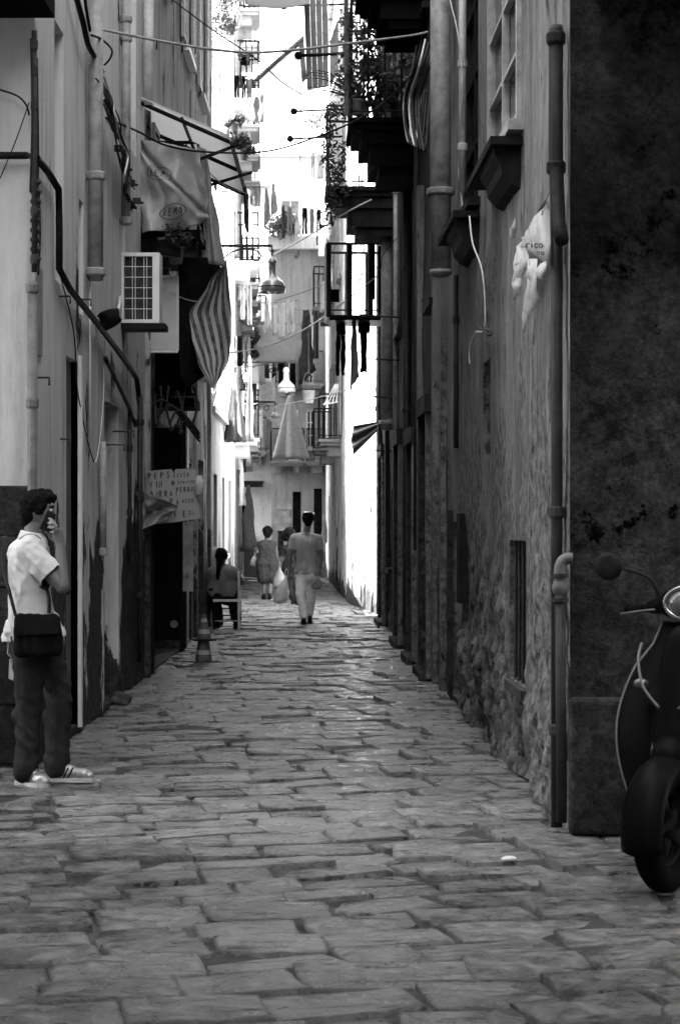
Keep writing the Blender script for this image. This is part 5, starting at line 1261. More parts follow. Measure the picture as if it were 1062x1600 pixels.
# white folding clothes rack
o = thing('clothes_rack', 'small white folding clothes rack against the sunlit wall', 'clothes rack', tuple(P(515, 632, 40)))
for k in range(4):
    mb = MB(); mb.tube([P(507+k*6, 631-k*.6, 40), P(524+k*1.5, 600, 40)], .012, 5); part(mb, 'rod', M_whiteP, o)
mb = MB(); mb.tube([P(505, 632, 40), P(528, 628, 40)], .016, 5); part(mb, 'bar', M_whiteP, o)
# grey wooden board at the top
o = thing('wooden_board', 'tall grey wooden board hanging from the topmost pole', 'board', tuple(P(495, 140, 22)))
for k in range(4):
    a = P(472+k*9.5+2, 0, 22); mb = MB()
    vs = [P(472+k*9.7, -70, 22), P(481.4+k*9.7, -70, 22), P(484+k*8.5+4, 139-k*1.5, 22), P(476+k*8.5+3.6, 140-k*1.5, 22)]
    mb.add([Vector(v_) for v_ in vs]+[Vector(v_)+Vector((0, .03, 0)) for v_ in vs], [(0, 1, 2, 3), (7, 6, 5, 4), (0, 4, 5, 1), (1, 5, 6, 2), (2, 6, 7, 3), (3, 7, 4, 0)]); part(mb, 'plank', M_greyW if 'M_greyW' in globals() else M_door, o)
# fabric awning at the very top
def aw(u, v): return P(383+u*100, -30+v*(36+7*math.sin(u*math.pi)), 24-3*v)
tag(cloth(aw, 16, 10, 'awning', M_clothG, None, .006), 'grey scalloped awning edge at the very top of the view', 'awning')

# ============================================================ PLANTS ON BALCONIES
def leafmass(cs, n, r, leaf, seed, flat=1.0):
    rd = random.Random(seed); g = MB()
    for c in cs:
        for k in range(n):
            dv = Vector((rd.gauss(0, 1), rd.gauss(0, 1), rd.gauss(0, 1)*flat)); dv = dv.normalized()*r*rd.random()**.45
            q = Vector(c)+dv; u = Vector((rd.uniform(-1, 1), rd.uniform(-1, 1), rd.uniform(-1, .4))).normalized(); w_ = u.orthogonal().normalized()
            l = leaf*rd.uniform(.6, 1.3); g.add([q, q+u*l*.5+w_*l*.28, q+u*l, q+u*l*.5-w_*l*.28], [(0, 1, 2, 3)])
    return g
def plant(px, py, d, w, h, label, seed, trail=0, spiky=False, leaf=.07):
    b_ = P(px, py, d); t = thing('potted_plant', label, 'plant', tuple(b_), 'plants on the balconies')
    mb = MB(); mb.lathe(b_, [(.06, 0), (.085, .14), (.095, .15), (.095, .17), (.08, .17), (.07, .14)], 12, cap=False); mb.lathe(b_, [(.001, .0), (.06, 0)], 12); part(mb, 'pot', M_terra, t, smooth=True)
    rd = random.Random(seed)
    if spiky:
        g = MB()
        for k in range(34):
            a = rd.uniform(0, 6.28); l = h*rd.uniform(.7, 1.2); up_ = rd.uniform(.3, 1.0); p0 = b_+Vector((0, 0, .15)); pts = [p0+Vector((math.cos(a)*w*s*(.9), math.sin(a)*w*s*.6, l*up_*(s*1.3-.95*s*s))) for s in (0, .25, .5, .75, 1)]
            for i in range(4):
                wv = Vector((-math.sin(a), math.cos(a), .4)).normalized()*.018*(1-i/4.3); g.add([pts[i]-wv, pts[i]+wv, pts[i+1]+wv*.7, pts[i+1]-wv*.7], [(0, 1, 2, 3)])
    else:
        cs = [b_+Vector((rd.uniform(-w, w)*.5, rd.uniform(-w, w)*.35, .17+rd.uniform(0, h))) for _ in range(7)]
        g = leafmass(cs, 60, w*.45, leaf, seed)
        st = MB()
        for c in cs: st.tube([b_+Vector((0, 0, .15)), c], .006, 4)
        part(st, 'stem', M_bark, t)
    part(g, 'foliage', M_leaf, t)
plant(565, 182, 21.6, .4, .7, 'bushy plant left on the second balcony', 1, leaf=.08); plant(590, 182, 21.6, .35, .5, 'bushy plant in the middle of the second balcony', 2, leaf=.08)
plant(556, 180, 21.5, .75, .8, 'spiky palm arching out left of the second balcony', 3, spiky=True); plant(618, 182, 21.9, .3, .6, 'leafy plant at the wall end of the second balcony', 4)
plant(572, 120, 21.8, .35, .5, 'upper bushy plant hung over the second balcony', 5); plant(600, 110, 22, .3, .4, 'upper small plant hung over the second balcony', 6)
o = thing('ivy', 'long dark ivy trailing down the left side of the third balcony', 'plant', tuple(P(520, 300, 26.1)))
rd = random.Random(9); cs = [P(513+rd.uniform(-4, 10)+4*math.sin(y/20), y, 26.0) for y in range(180, 352, 7)]+[P(533+rd.uniform(-5, 9), y, 26.1) for y in range(225, 300, 9)]+[P(x, 172+6*math.sin(x/4), 26) for x in range(510, 548, 6)]
part(leafmass(cs, 30, .10, .06, 10), 'foliage', M_leaf, o)
mb = MB(); mb.tube([P(516, 180, 26.05), P(513, 250, 26.05), P(518, 350, 26.05)], .012, 5); part(mb, 'stem', M_bark, o)
o = thing('ivy', 'dark climbing plant covering the pillar above the second balcony', 'plant', tuple(P(542, 180, 21.3)))
cs = [P(541+rd.uniform(-4, 4), y, 21.25) for y in range(-10, 180, 14)]; part(leafmass(cs, 12, .09, .06, 12), 'foliage', M_leaf, o); mb = MB(); mb.tube([P(541, 180, 21.25), P(541, -20, 21.25)], .03, 6); part(mb, 'stem', M_bark, o)
plant(360, 55, 31, .35, .5, 'bushy plant in a hoop at the top left over the alley', 7); plant(366, 210, 31.5, .2, .15, 'dark bundle of leaves on the left, middle height', 8, leaf=.08)
plant(380, 252, 30, .22, .2, 'dark leafy bundle just above the black valance end', 11, leaf=.12); plant(438, 374, 53, .5, .5, 'leafy plant on the roof edge of the end house', 12, leaf=.12); plant(455, 370, 53, .4, .35, 'smaller plant on the roof edge of the end house', 13, leaf=.12)
plant(258, 400, 18.7, .28, .12, 'ragged dark creeper under the black valance', 14, leaf=.06); plant(275, 412, 18.8, .18, .12, 'ragged dark creeper right under the black valance', 15, leaf=.06)
plant(400, 560, 47, .4, .4, 'leafy plant on the left balcony behind the wide sheet', 16, leaf=.1)
cable(smooth_path([P(345, 52, 31), P(350, 15, 31), P(366, 8, 31), P(377, 25, 31), P(372, 45, 31), P(352, 56, 31)], 4), .016, M_cableL, 'white hoop round the bushy plant at the top left', 'hoop', sm=False)
# plant bucket hanging
o = thing('bucket', 'dark bucket hanging on a rope below the draped grey cloth', 'bucket', tuple(P(482, 630, 38)))
mb = MB(); mb.lathe(P(482, 630, 38), [(.09, 0), (.13, .24), (.14, .25), (.12, .25), (.08, .01)], 14); mb.lathe(P(482, 630, 38), [(.001, 0), (.09, 0)], 14); part(mb, 'pail', M_door, o, smooth=True)
mb = MB(); mb.tube(smooth_path([P(473, 612, 38), P(475, 590, 38), P(482, 582, 38), P(489, 592, 38), P(491, 612, 38)], 4), .008, 5); mb.tube([P(482, 582, 38), P(482, 520, 38)], .006, 4); part(mb, 'handle', M_iron, o)
# air conditioner on the end house
o = thing('air_conditioner', 'small pale air conditioner on the end house beside the balcony', 'air conditioner', tuple(P(503, 725, 53)))
a = P(493, 724, 53); b_ = P(513, 689, 53); mb = MB(); mb.box(((a.x+b_.x)/2, 53.0, (a.z+b_.z)/2), (b_.x-a.x, .3, b_.z-a.z)); part(mb, 'casing', M_pipeL, o)
mb = MB(); mb.lathe(Vector(((a.x+b_.x)/2-.02, 52.845, (a.z+b_.z)/2)), [(.001, 0), (.12, .0), (.12, .01), (.10, .012)], 18, Vector((0, -1, 0))); part(mb, 'fan_grille', M_greyP, o)
mb = MB(); mb.tube([a+Vector((.05, -.1, -.04)), a+Vector((.05, .35, -.04))], .02, 5); mb.tube([Vector((b_.x-.05, 52.9, a.z-.04)), Vector((b_.x-.05, 53.35, a.z-.04))], .02, 5); part(mb, 'bracket', M_iron, o)

# ============================================================ PEOPLE
SPARE = []
WORK = bpy.data.scenes.new('work')      # scratch scene so the limbs are meshed without updating the whole street
def blob(name, caps, mat, root, voxel=.012, it=3, disp=None, cuts=None):
    """one continuous surface grown over tapered limbs"""
    mb = MB()
    for c in caps:
        if len(c) == 2: mb.ball(c[0], c[1], 12)
        elif len(c) == 3: mb.ball(c[0], c[1], 14, c[2])
        else: mb.capsule(*c[:4], seg=12)
    me = bpy.data.meshes.new(name); me.from_pydata(mb.v, [], mb.f); o = bpy.data.objects.new(name, me); WORK.collection.objects.link(o)
    md = o.modifiers.new('r', 'REMESH'); md.mode = 'VOXEL'; md.voxel_size = voxel; md.use_smooth_shade = True
    if it: s_ = o.modifiers.new('s', 'SMOOTH'); s_.iterations = it; s_.factor = .5
    WORK.view_layers[0].update(); dg = WORK.view_layers[0].depsgraph; m2 = bpy.data.meshes.new_from_object(o.evaluated_get(dg)); m2.name = name
    o.modifiers.clear(); o.data = m2; SPARE.append(me); WORK.collection.objects.unlink(o); COL.objects.link(o)
    if disp:
        nn = [(v.co.copy(), v.normal.copy()) for v in m2.vertices]; m2.vertices.foreach_set('co', [c_ for p_, n_ in nn for c_ in (p_+n_*disp(p_))])
    if cuts:
        bmm = bmesh.new(); bmm.from_mesh(m2)
        for (cp, cn, cr) in cuts:
            dead = [v for v in bmm.verts if (v.co-cp).dot(cn) > 0 and (cr is None or (v.co-cp).length < cr)]
            bmesh.ops.delete(bmm, geom=dead, context='VERTS')
        bmm.to_mesh(m2); bmm.free()
    nv = len(m2.vertices); par_ = list(range(nv))      # keep the outer skin only: inner cavities are islands of their own
    def find(a):
        while par_[a] != a: par_[a] = par_[par_[a]]; a = par_[a]
        return a
    ed = [0]*(2*len(m2.edges)); m2.edges.foreach_get('vertices', ed)
    for i_ in range(0, len(ed), 2):
        ra, rb = find(ed[i_]), find(ed[i_+1])
        if ra != rb: par_[ra] = rb
    cnt = {}
    for i_ in range(nv): r_ = find(i_); cnt[r_] = cnt.get(r_, 0)+1
    if len(cnt) > 1:
        big_ = max(cnt, key=cnt.get); bmm = bmesh.new(); bmm.from_mesh(m2)
        bmesh.ops.delete(bmm, geom=[v for v in bmm.verts if find(v.index) != big_], context='VERTS'); bmm.to_mesh(m2); bmm.free()
    m2.materials.append(mat)
    m2.polygons.foreach_set('use_smooth', [True]*len(m2.polygons))
    if root is not None: o.parent = root; o.matrix_parent_inverse = Matrix.Translation(Vector(root.location)).inverted()
    return o
def folds(amp, s, st=(1, 1, 1), seed=0):
    def f(p):
        q = Vector((p.x*st[0], p.y*st[1], p.z*st[2])); a = nz(q, s, seed); b_ = nz(q, s*2.1, seed+5)
        return amp*(1-abs(a)*3)*.5+amp*b_*.7
    return f
V3 = Vector
# ---------------- the man on the phone
D = 11.4
def J(px, py, dd=0.0): return P(px, py, D+dd)
M_bagm = simple('bag_canvas', .008, .85, var=.5, scale=14, bump=.4)
man = thing('person', 'man in white shirt phoning with a black shoulder bag by the left wall', 'person', (J(60, 1220).x, D, 0))
fing = []
wr = J(95, 852, -.17); kn = J(90, 833, -.165)
body = [(J(61, 796), .088, (1.08, .86, 1.15)), (J(68, 812), .06, (1.1, .95, 1.0)), (J(76, 822), .030), (J(83, 806), .020), (J(86, 810), .011), (J(80, 818), J(84, 816), .014, .010), (J(82, 790, -.03), .018), (J(68, 806, -.085), .022, (.8, .4, 1.35)),
        (J(55, 822), J(50, 846), .058, .066), (J(48, 860, -.09), J(48, 975, -.07), .10, .10), (J(48, 860, .09), J(48, 975, .07), .10, .10), (J(50, 1000, -.07), .11), (J(50, 1000, .07), .11),
        (J(45, 862, -.17), J(98, 916, -.21), .055, .042), (J(98, 916, -.21), wr, .044, .029), (wr, kn, .028, .034), (J(92, 843, -.15), kn, .032, .03),
        (J(46, 862, .17), J(40, 930, .24), .052, .042), (J(40, 930, .24), J(27, 985, .17), .042, .028), (J(27, 985, .17), J(22, 1002, .13), .034, .030),
        (J(46, 1010, -.09), J(44, 1088, -.1), .085, .058), (J(44, 1088, -.1), J(40, 1196, -.09), .055, .038), (J(66, 1010, .09), J(92, 1085, .10), .085, .058), (J(92, 1085, .10), J(88, 1194, .10), .055, .038),
        (J(40, 1196, -.09), J(58, 1212, -.12), .04, .03), (J(88, 1194, .1), J(125, 1213, .08), .04, .03)]
# right hand: four fingers wrapped round the phone, thumb along the jaw
for (a, m1, m2, t_, r) in (((90, 832, -.185), (87, 820, -.195), (81, 812, -.185), (77, 810, -.165), .0095), ((91, 833, -.165), (89, 822, -.200), (82, 818, -.200), (76, 817, -.178), .0098),
                           ((92, 836, -.15), (91, 828, -.200), (83, 825, -.205), (76, 824, -.182), .0092), ((93, 841, -.14), (92, 835, -.190), (85, 832, -.200), (79, 831, -.185), .0082)):
    q = [J(*a), J(*m1), J(*m2), J(*t_)]
    for i in range(3): body.append((q[i], q[i+1], r*(1.12-.1*i), r*(1.02-.1*i)))
q = [J(88, 846, -.13), J(80, 840, -.125), J(75, 830, -.135), J(74, 822, -.14)]
for i in range(3): body.append((q[i], q[i+1], .014-.0015*i, .0125-.0015*i))
for k in range(4):
    a = J(22-k*2.2, 1004, .15-.02*k); b_ = J(18-k*1.6, 1018+k, .12-.02*k); c_ = J(22-k*.8, 1028, .10-.02*k); body += [(a, b_, .010, .009), (b_, c_, .009, .008)]
body += [(J(30, 1000, .10), J(34, 1012, .07), .013, .011)]
blob('body', body, M_skin, man, .0058, 2)
hair = [(J(58, 788), .094, (1.10, .90, 1.0)), (J(49, 798), .080, (.85, .95, 1.15)), (J(46, 814), .048), (J(74, 778, 0), .050, (1.2, 1.2, .75)), (J(83, 779), .026), (J(62, 795, -.072), .034, (1, .4, 1.1)), (J(64, 770), .03), (J(76, 771), .028)]
blob('hair', hair, M_hair, man, .008, 1, lambda p: .006*nz(p, 42)+.006*nz(p, 80, 3))
mb = MB(); mb.ball(J(80.5, 797.5, -.052), .011, 10); part(mb, 'eye', M_sheet, man, smooth=True)
mb = MB(); mb.tube([J(78, 791.5, -.068), J(85, 791.5, -.05)], .006, 6); part(mb, 'eyebrow', M_hair, man, smooth=True)
ph = MB(); qd = Matrix.Rotation(R(24), 3, 'Y'); ph.box(J(75.5, 815, -.150), (.056, .014, .115), qd); ph_o = ph.build('mobile_phone', M_black); tag(ph_o, 'black mobile phone held to the ear of the man in white', 'phone')
shirt = [(J(47, 868, -.09), J(47, 930, -.09), .125, .122), (J(47, 868, .09), J(47, 930, .09), .125, .122), (J(47, 930, -.09), J(50, 975, -.09), .122, .135), (J(47, 930, .09), J(50, 975, .09), .122, .135),
         (J(36, 985, -.05), .11), (J(36, 985, .07), .11), (J(64, 978, -.05), .12), (J(64, 978, .08), .12), (J(45, 856, -.16), .078), (J(46, 856, .16), .078), (J(52, 848), .085, (1, 1.3, .7)),
         (J(46, 862, -.17), J(74, 893, -.20), .077, .073), (J(46, 862, .17), J(42, 905, .22), .072, .068), (J(34, 866), .085), (J(22, 1000, .0), .075), (J(86, 992, 0), .07), (J(50, 1000, -.08), .13), (J(50, 1000, .08), .13)]
def shirt_f(p):
    w = nz(p, 4, 11)*.5
    return .012*(1-abs(nz(Vector((p.x*1.2+w*.3, p.y, p.z*.55+p.x*.9+w*.4)), 8, 2))*3.4)*.6+.004*nz(Vector((p.x, p.y, p.z*1.6-p.x)), 12, 6)+.002*nz(p, 30, 1)
ae = J(98, 916, -.21); as_ = J(45, 862, -.17); adir = (ae-as_).normalized()
shirt.append((as_.lerp(ae, .5), as_.lerp(ae, .78), .080, .084))
blob('shirt', shirt, M_shirtW, man, .0075, 3, shirt_f, [(as_.lerp(ae, .68), adir, .100), (J(48, 999), V3((.10, 0, -1)).normalized(), None)])
# turned-down collar
def collar(u, v):
    a = R(-150+300*u)+math.pi; r0 = .066+.028*v
    c = J(52, 842).lerp(J(57, 846), 0); pt = c+Vector((math.cos(a)*r0*1.05, math.sin(a)*r0, .040*(1-v)-.028*v+.012*math.cos(a)*-1-.03*v*max(0, math.cos(a)))); return pt
o = cloth(lambda u, v: collar(u, v), 26, 5, 'collar', M_shirtW, man, .004)
mb = MB(); mb.tube(smooth_path([J(62, 849, -.085), J(70, 856, -.08), J(76, 866, -.05), J(78, 876, -.02)], 4), [.006]*13, 5); part(mb, 'placket', M_clothG, man)
trs = [(J(48, 985, -.06), J(48, 1010, -.07), .12, .122), (J(56, 985, .07), J(64, 1010, .08), .12, .12), (J(47, 1008, -.09), J(46, 1085, -.10), .108, .082), (J(46, 1085, -.10), J(41, 1192, -.09), .080, .066),
       (J(66, 1008, .09), J(93, 1083, .10), .108, .082), (J(93, 1083, .10), J(89, 1190, .10), .08, .068), (J(41, 1190, -.09), J(41, 1204, -.09), .072, .07), (J(89, 1186, .10), J(90, 1200, .1), .074, .07), (J(30, 1120, -.1), .05), (J(84, 1120, .1), .065)]
def jean_f(p):
    lowk = max(0, min(1, (.45-p.z)/.35)); kk = max(0, 1-abs(p.z-.52)/.18)
    return (.008+.010*lowk+.006*kk)*(1-abs(nz(Vector((p.x*.8, p.y*.8, p.z*1.5+p.x*1.2)), 7, 2))*3.2)*.6+.004*nz(p, 22, 3)
blob('trousers', trs, M_jeans, man, .009, 2, jean_f)
mb = MB(); mb.lathe(J(49, 990), [(.128, 0), (.132, .004), (.132, .036), (.128, .04)], 28); part(mb, 'belt', M_black, man, smooth=True)
def shoe(heel, toe, root, near=-1, mat=M_shoe, sole=M_sole, L0=.29, stripes_=True, voxel=.006, k=1.0):
    h, t = Vector(heel), Vector(toe); dv = (t-h); dv.z = 0; l = dv.length; dv.normalize(); s_ = Vector((-dv.y, dv.x, 0)); z = Vector((0, 0, 1))
    f = lambda a, b_, c: Vector((h.x, h.y, 0))+dv*(a*l)+s_*(b_*k)+z*(c*k)
    caps = [(f(.12, 0, .055), f(.12, 0, .085), .040*k, .038*k), (f(.12, 0, .05), f(.45, 0, .052), .040*k, .042*k), (f(.2, 0, .09), f(.52, 0, .068), .034*k, .033*k), (f(.45, .005, .048), f(.80, .008, .040), .043*k, .040*k), (f(.82, .008, .038), f(.93, .006, .034), .038*k, .028*k), (f(.12, 0, .085), f(.2, 0, .105), .034*k, .036*k)]
    o = blob('shoe', caps, mat, root, voxel, 2)
    for v in o.data.vertices: v.co.z = max(v.co.z, .018*k)
    pr = [(-.03, .030), (.1, .042), (.35, .038), (.6, .050), (.85, .046), (1.0, .026), (1.03, .0)]
    out = [f(a, w, 0) for a, w in pr]+[f(a, -w, 0) for a, w in reversed(pr[:-1])]; n = len(out); sm = MB()
    sm.add([p+z*.004 for p in out]+[p+z*(.026*k) for p in out], [tuple(range(n))[::-1], tuple(range(n, 2*n))]+[(i, (i+1) % n, n+(i+1) % n, n+i) for i in range(n)])
    part_root(sm, 'sole', sole, o)
    if stripes_:
        for i in range(3):
            st = MB(); a = .36+i*.095; b0 = near*.0455; st.tube([f(a-.05, near*.040, .030), f(a+.0, near*.0455, .055), f(a+.045, near*.036, .088)], .0048, 5); part_root(st, 'stripe', M_shoeD, o)
        lc = MB()
        for i in range(4): a = .42+i*.08; lc.tube([f(a, -.02, .098-.010*i), f(a+.02, .02, .098-.010*i)], .003, 4)
        part_root(lc, 'laces', M_shoeD, o)
    return o
def part_root(mb, name, mat, par):
    o = mb.build(name, mat, smooth=False); o.parent = par; return o
shoe(J(30, 1225, -.04), J(74, 1225, -.20), man, near=-1); shoe(J(73, 1218, .10), J(146, 1222, .06), man, near=-1)
bg = thing('shoulder_bag', 'flat black shoulder bag hanging at the hip of the man in white', 'bag', tuple(J(58, 1025, -.25)))
bc = [(J(33, 968, -.235), J(33, 1017, -.235), .040, .044), (J(84, 968, -.235), J(87, 1014, -.235), .040, .046), (J(46, 970, -.235), J(46, 1014, -.235), .045, .052), (J(60, 970, -.235), J(61, 1014, -.235), .046, .055), (J(72, 970, -.235), J(74, 1014, -.235), .045, .052)]
blob('bag_body', bc, M_bagm, bg, .008, 3, lambda p: .006*nz(p, 9)+.003*nz(p, 22))
mb = MB(); mb.add([J(26, 962, -.285), J(90, 960, -.285), J(93, 990, -.302), J(24, 993, -.300)], [(0, 1, 2, 3)]); part(mb, 'flap', M_bagm, bg, solid=.006)
mb = MB(); mb.tube(smooth_path([J(25, 962, -.235), J(14, 920, -.19), J(6, 890, -.10), J(8, 858, .02), J(28, 840, .13), J(44, 834, .16)], 5), .011, 6); mb.tube(smooth_path([J(77, 958, -.235), J(77, 932, -.21), J(68, 905, -.13), J(66, 872, -.02), J(60, 848, .09), J(48, 834, .16)], 5), .011, 6); part(mb, 'strap', M_black, bg)
mb = MB(); mb.add([J(15, 1030, -.02), J(28, 1026, -.02), J(31, 1068, .0), J(14, 1060, .02)], [(0, 1, 2, 3)]); tag(mb.build('paper', M_clothW, solid=.002), 'white paper sticking down from the back pocket of the man', 'paper')

# ---------------- figures farther off
FIGS = []
def figure(label, d, Jt, mats, k=1.0, voxel=.013, dress=None, hair=(), hairmat=M_hair, sleeves=.5, shoes=True, shortleg=False, trous=True, wide=1.0):
    q = {n: P(v[0], v[1], d+(v[2] if len(v) > 2 else 0)) for n, v in Jt.items()}
    g = thing('person', label, 'person', (q['hipL'].x, d, 0)); FIGS.append(g)
    W = wide
    body = [(q['head'], .092, (.88, 1.05, 1.18)), (q['head']+V3((0, .03, -.06)), .06), (q['head']+V3((0, .11, -.02)), .018), (q['head']+V3((.085, .02, -.01)), .02, (.5, .8, 1.3)), (q['head']+V3((-.085, .02, -.01)), .02, (.5, .8, 1.3)),
            (q['head']+V3((0, 0, -.07)), q['neck'], .055, .06)]
    mid = (q['shL']+q['shR'])/2; hm = (q['hipL']+q['hipR'])/2
    for s_ in ('L', 'R'):
        sh = q['sh'+s_]; hp = q['hip'+s_]; inn = sh.lerp(mid, .55)
        body += [(inn+V3((0, 0, -.04)), hp+V3((0, 0, .12)), .10*W, .095*W), (hp+V3((0, 0, .12)), hp, .10*W, .11*W), (sh, inn, .055, .08),
                 (sh, q['el'+s_], .05*k, .042*k), (q['el'+s_], q['wr'+s_], .041*k, .027*k)]
        hd = (q['wr'+s_]-q['el'+s_]).normalized(); tip = q['wr'+s_]+hd*.075; sd = hd.orthogonal().normalized()
        body.append((q['wr'+s_], tip, .026, .034))
        for f_ in range(4): a = tip+sd*(f_-1.5)*.018; b_ = a+hd*(.045, .055, .05, .04)[f_]+V3((0, .012, 0)); body += [(a, b_, .0105, .009), (b_, b_+hd*.02+V3((0, .025, -.005)), .009, .008)]
        body.append((q['wr'+s_]+hd*.02+sd*.03, q['wr'+s_]+hd*.06+sd*.052, .012, .010))
        body += [(hp, q['kn'+s_], .085*k, .058*k), (q['kn'+s_], q['an'+s_], .057*k, .036*k), (q['an'+s_], q['to'+s_], .04, .032)]
    body.append((mid+V3((0, 0, -.05)), hm+V3((0, 0, .1)), .11*W, .10*W))
    blob('body', body, M_skin, g, min(voxel, .0105), 2)
    top = []
    for s_ in ('L', 'R'):
        sh = q['sh'+s_]; hp = q['hip'+s_]; inn = sh.lerp(mid, .55)
        top += [(inn+V3((0, 0, -.04)), hp+V3((0, 0, .16)), .116*W, .100*W), (hp+V3((0, 0, .16)), hp+V3((0, 0, .02)), .102*W, .122*W), (sh, inn+V3((0, 0, .0)), .07, .09)]
        if sleeves: top.append((sh, sh.lerp(q['el'+s_], sleeves*1.25), .07*k, .066*k))
    top.append((mid+V3((0, 0, -.06)), hm+V3((0, 0, .08)), .12*W, .115*W)); top.append((q['neck']+V3((0, 0, -.01)), .07, (1, 1, .5)))
    if dress:
        for t_ in (0, .5, 1): top += [(hm+V3((-.07*W*(1+.3*t_), 0, 0)).lerp(P(dress[0], dress[1], d), t_)+V3((-.05*t_, 0, 0)), .14*W), (hm+V3((.07*W*(1+.3*t_), 0, 0)).lerp(P(dress[0], dress[1], d), t_)+V3((.05*t_, 0, 0)), .14*W)]
        top += [(hm+V3((-.08*W, 0, 0)), P(dress[0]-dress[2], dress[1], d), .13*W, .12*W), (hm+V3((.08*W, 0, 0)), P(dress[0]+dress[2], dress[1], d), .13*W, .12*W), (hm, P(dress[0], dress[1], d), .14, .13)]
    cu = []
    if sleeves:
        for s_ in ('L', 'R'): sd_ = (q['el'+s_]-q['sh'+s_]).normalized(); cu.append((q['sh'+s_].lerp(q['el'+s_], min(.97, sleeves*1.25)), sd_, .10))
    blob('dress' if dress else 'shirt', top, mats[0], g, voxel, 2 if dress else 3, folds(.010, 8, (1, 1, .6), 3), cu)
    if trous:
        tr = []
        for s_ in ('L', 'R'):
            hp = q['hip'+s_]; tr += [(hp+V3((0, 0, .03)), hp+V3((0, 0, -.04)), .118*W, .115*W), (hp, q['kn'+s_], .103*k, .078*k), (q['kn'+s_], q['an'+s_]+V3((0, 0, .03)), .076*k, .066*k)]
        blob('trousers', tr, mats[1], g, voxel, 2, folds(.009, 8, (1, 1, 1.4), 7))
    if hair: blob('hair', [(q['head']+V3(h[0]), h[1]) if len(h) == 2 else (q['head']+V3(h[0]), h[1], h[2]) for h in hair], hairmat, g, .012, 1, lambda p: .012*nz(p, 26)+.006*nz(p, 60))
    if shoes:
        for s_ in ('L', 'R'): shoe(V3((q['an'+s_].x, q['an'+s_].y, 0))-(q['to'+s_]-q['an'+s_])*.3, q['to'+s_]+(q['to'+s_]-q['an'+s_])*.2, g, mat=mats[2], sole=M_sole if mats[2] is not M_shoeD else M_shoeD, stripes_=False, voxel=.012) if q['an'+s_].z < .2 else None
    return g, q
short_hair = [((0, -.015, .03), .098, (.95, 1.05, 1.08)), ((0, -.05, -.03), .075)]
gm, qm = figure('man in grey T-shirt and pale trousers walking away with plastic bags', 29.6,
    dict(head=(481, 808), neck=(478, 829), shL=(459, 838), shR=(497, 838), elL=(453.5, 866, -.03), elR=(501.5, 866, .03), wrL=(454, 890, .0), wrR=(499, 889, .04), hipL=(471, 893), hipR=(485, 893), knL=(469, 926, -.10), knR=(486, 927, .12), anL=(475, 962, -.16), anR=(484, 957, .22), toL=(474, 969, .04), toR=(485, 964, .42)),
    (M_shirtG, M_chinos, M_shoeD), k=.95, hair=short_hair)
mb = MB(); mb.tube(smooth_path([qm['head']+V3((-.10, .0, .05)), qm['head']+V3((-.06, -.085, .075)), qm['head']+V3((.06, -.085, .075)), qm['head']+V3((.10, 0, .05))], 4), .006, 5); tag(mb.build('sunglasses', M_chrome), 'sunglasses pushed up on the head of the man in grey', 'glasses')
figure('woman in a flecked sleeveless dress walking away with a white bag', 39.0,
    dict(head=(418, 830), neck=(417, 842), shL=(406.5, 848), shR=(427.5, 848), elL=(402, 860, -.03), elR=(432, 862), wrL=(402, 863, .22), wrR=(434, 880, .05), hipL=(411, 878), hipR=(424, 878), knL=(412.5, 905), knR=(423, 905), anL=(412.5, 928), anR=(421.5, 930, -.1), toL=(411, 932, .2), toR=(422, 934, .15)),
    (M_dress, M_dress, M_shoeD), k=1.0, dress=(418, 900, 6), hair=[((0, -.01, .04), .11), ((0, -.05, -.02), .085)], sleeves=0, trous=False, wide=1.15)
figure('woman with curly dark hair half hidden behind the man in grey', 36.5,
    dict(head=(452, 834), neck=(453, 848), shL=(445, 855), shR=(466, 855), elL=(440, 870), elR=(468, 876), wrL=(441, 884, .05), wrR=(466, 895), hipL=(450, 888), hipR=(463, 888), knL=(452, 915), knR=(462, 915), anL=(458, 934), anR=(464, 934), toL=(458, 938, .2), toR=(465, 938, .2)),
    (M_shirtD, M_jeans, M_shoeD), hair=[((0, -.02, .04), .125), ((-.06, -.03, -.02), .09), ((.06, -.03, -.02), .09)], sleeves=.6)
gs, qs = figure('woman with a ponytail seated on a wooden chair, back to us', 27.8,
    dict(head=(346, 870), neck=(346, 886), shL=(331, 894), shR=(364, 893), elL=(326, 918, .02), elR=(378, 908, .02), wrL=(332, 925, .2), wrR=(370, 915, .22), hipL=(338, 926), hipR=(356, 926), knL=(336, 928, .40), knR=(362, 928, .40), anL=(341, 969, .20), anR=(369, 969, .12), toL=(339, 973, .38), toR=(372, 973, .30)),
    (M_shirtD2, M_clothD, M_shoeD), k=1.15, wide=1.3, hair=[((0, -.015, .03), .10, (.95, 1.05, 1.05)), ((-.02, -.10, -.05), .052), ((-.025, -.12, -.10), .048), ((-.03, -.13, -.15), .045), ((-.035, -.135, -.20), .042), ((-.04, -.14, -.25), .036), ((-.045, -.14, -.30), .028)], sleeves=.45)
figure('person in a grey top leaning in the doorway beside the seated woman', 28.9,
    dict(head=(319, 846, .1), neck=(322, 858, .08), shL=(322, 868), shR=(340, 862, .05), elL=(320, 895, -.05), elR=(347, 884, .05), wrL=(332, 900, -.12), wrR=(333, 892, -.14), hipL=(324, 912), hipR=(335, 912), knL=(324, 944), knR=(336, 944), anL=(325, 972), anR=(338, 972), toL=(330, 977, -.15), toR=(345, 977, -.12)),
    (M_shirtG, M_clothD, M_shoeD), k=1.0, wide=1.1, hair=short_hair, sleeves=1.0)
for g_ in FIGS[:3]: g_.location.z -= .035
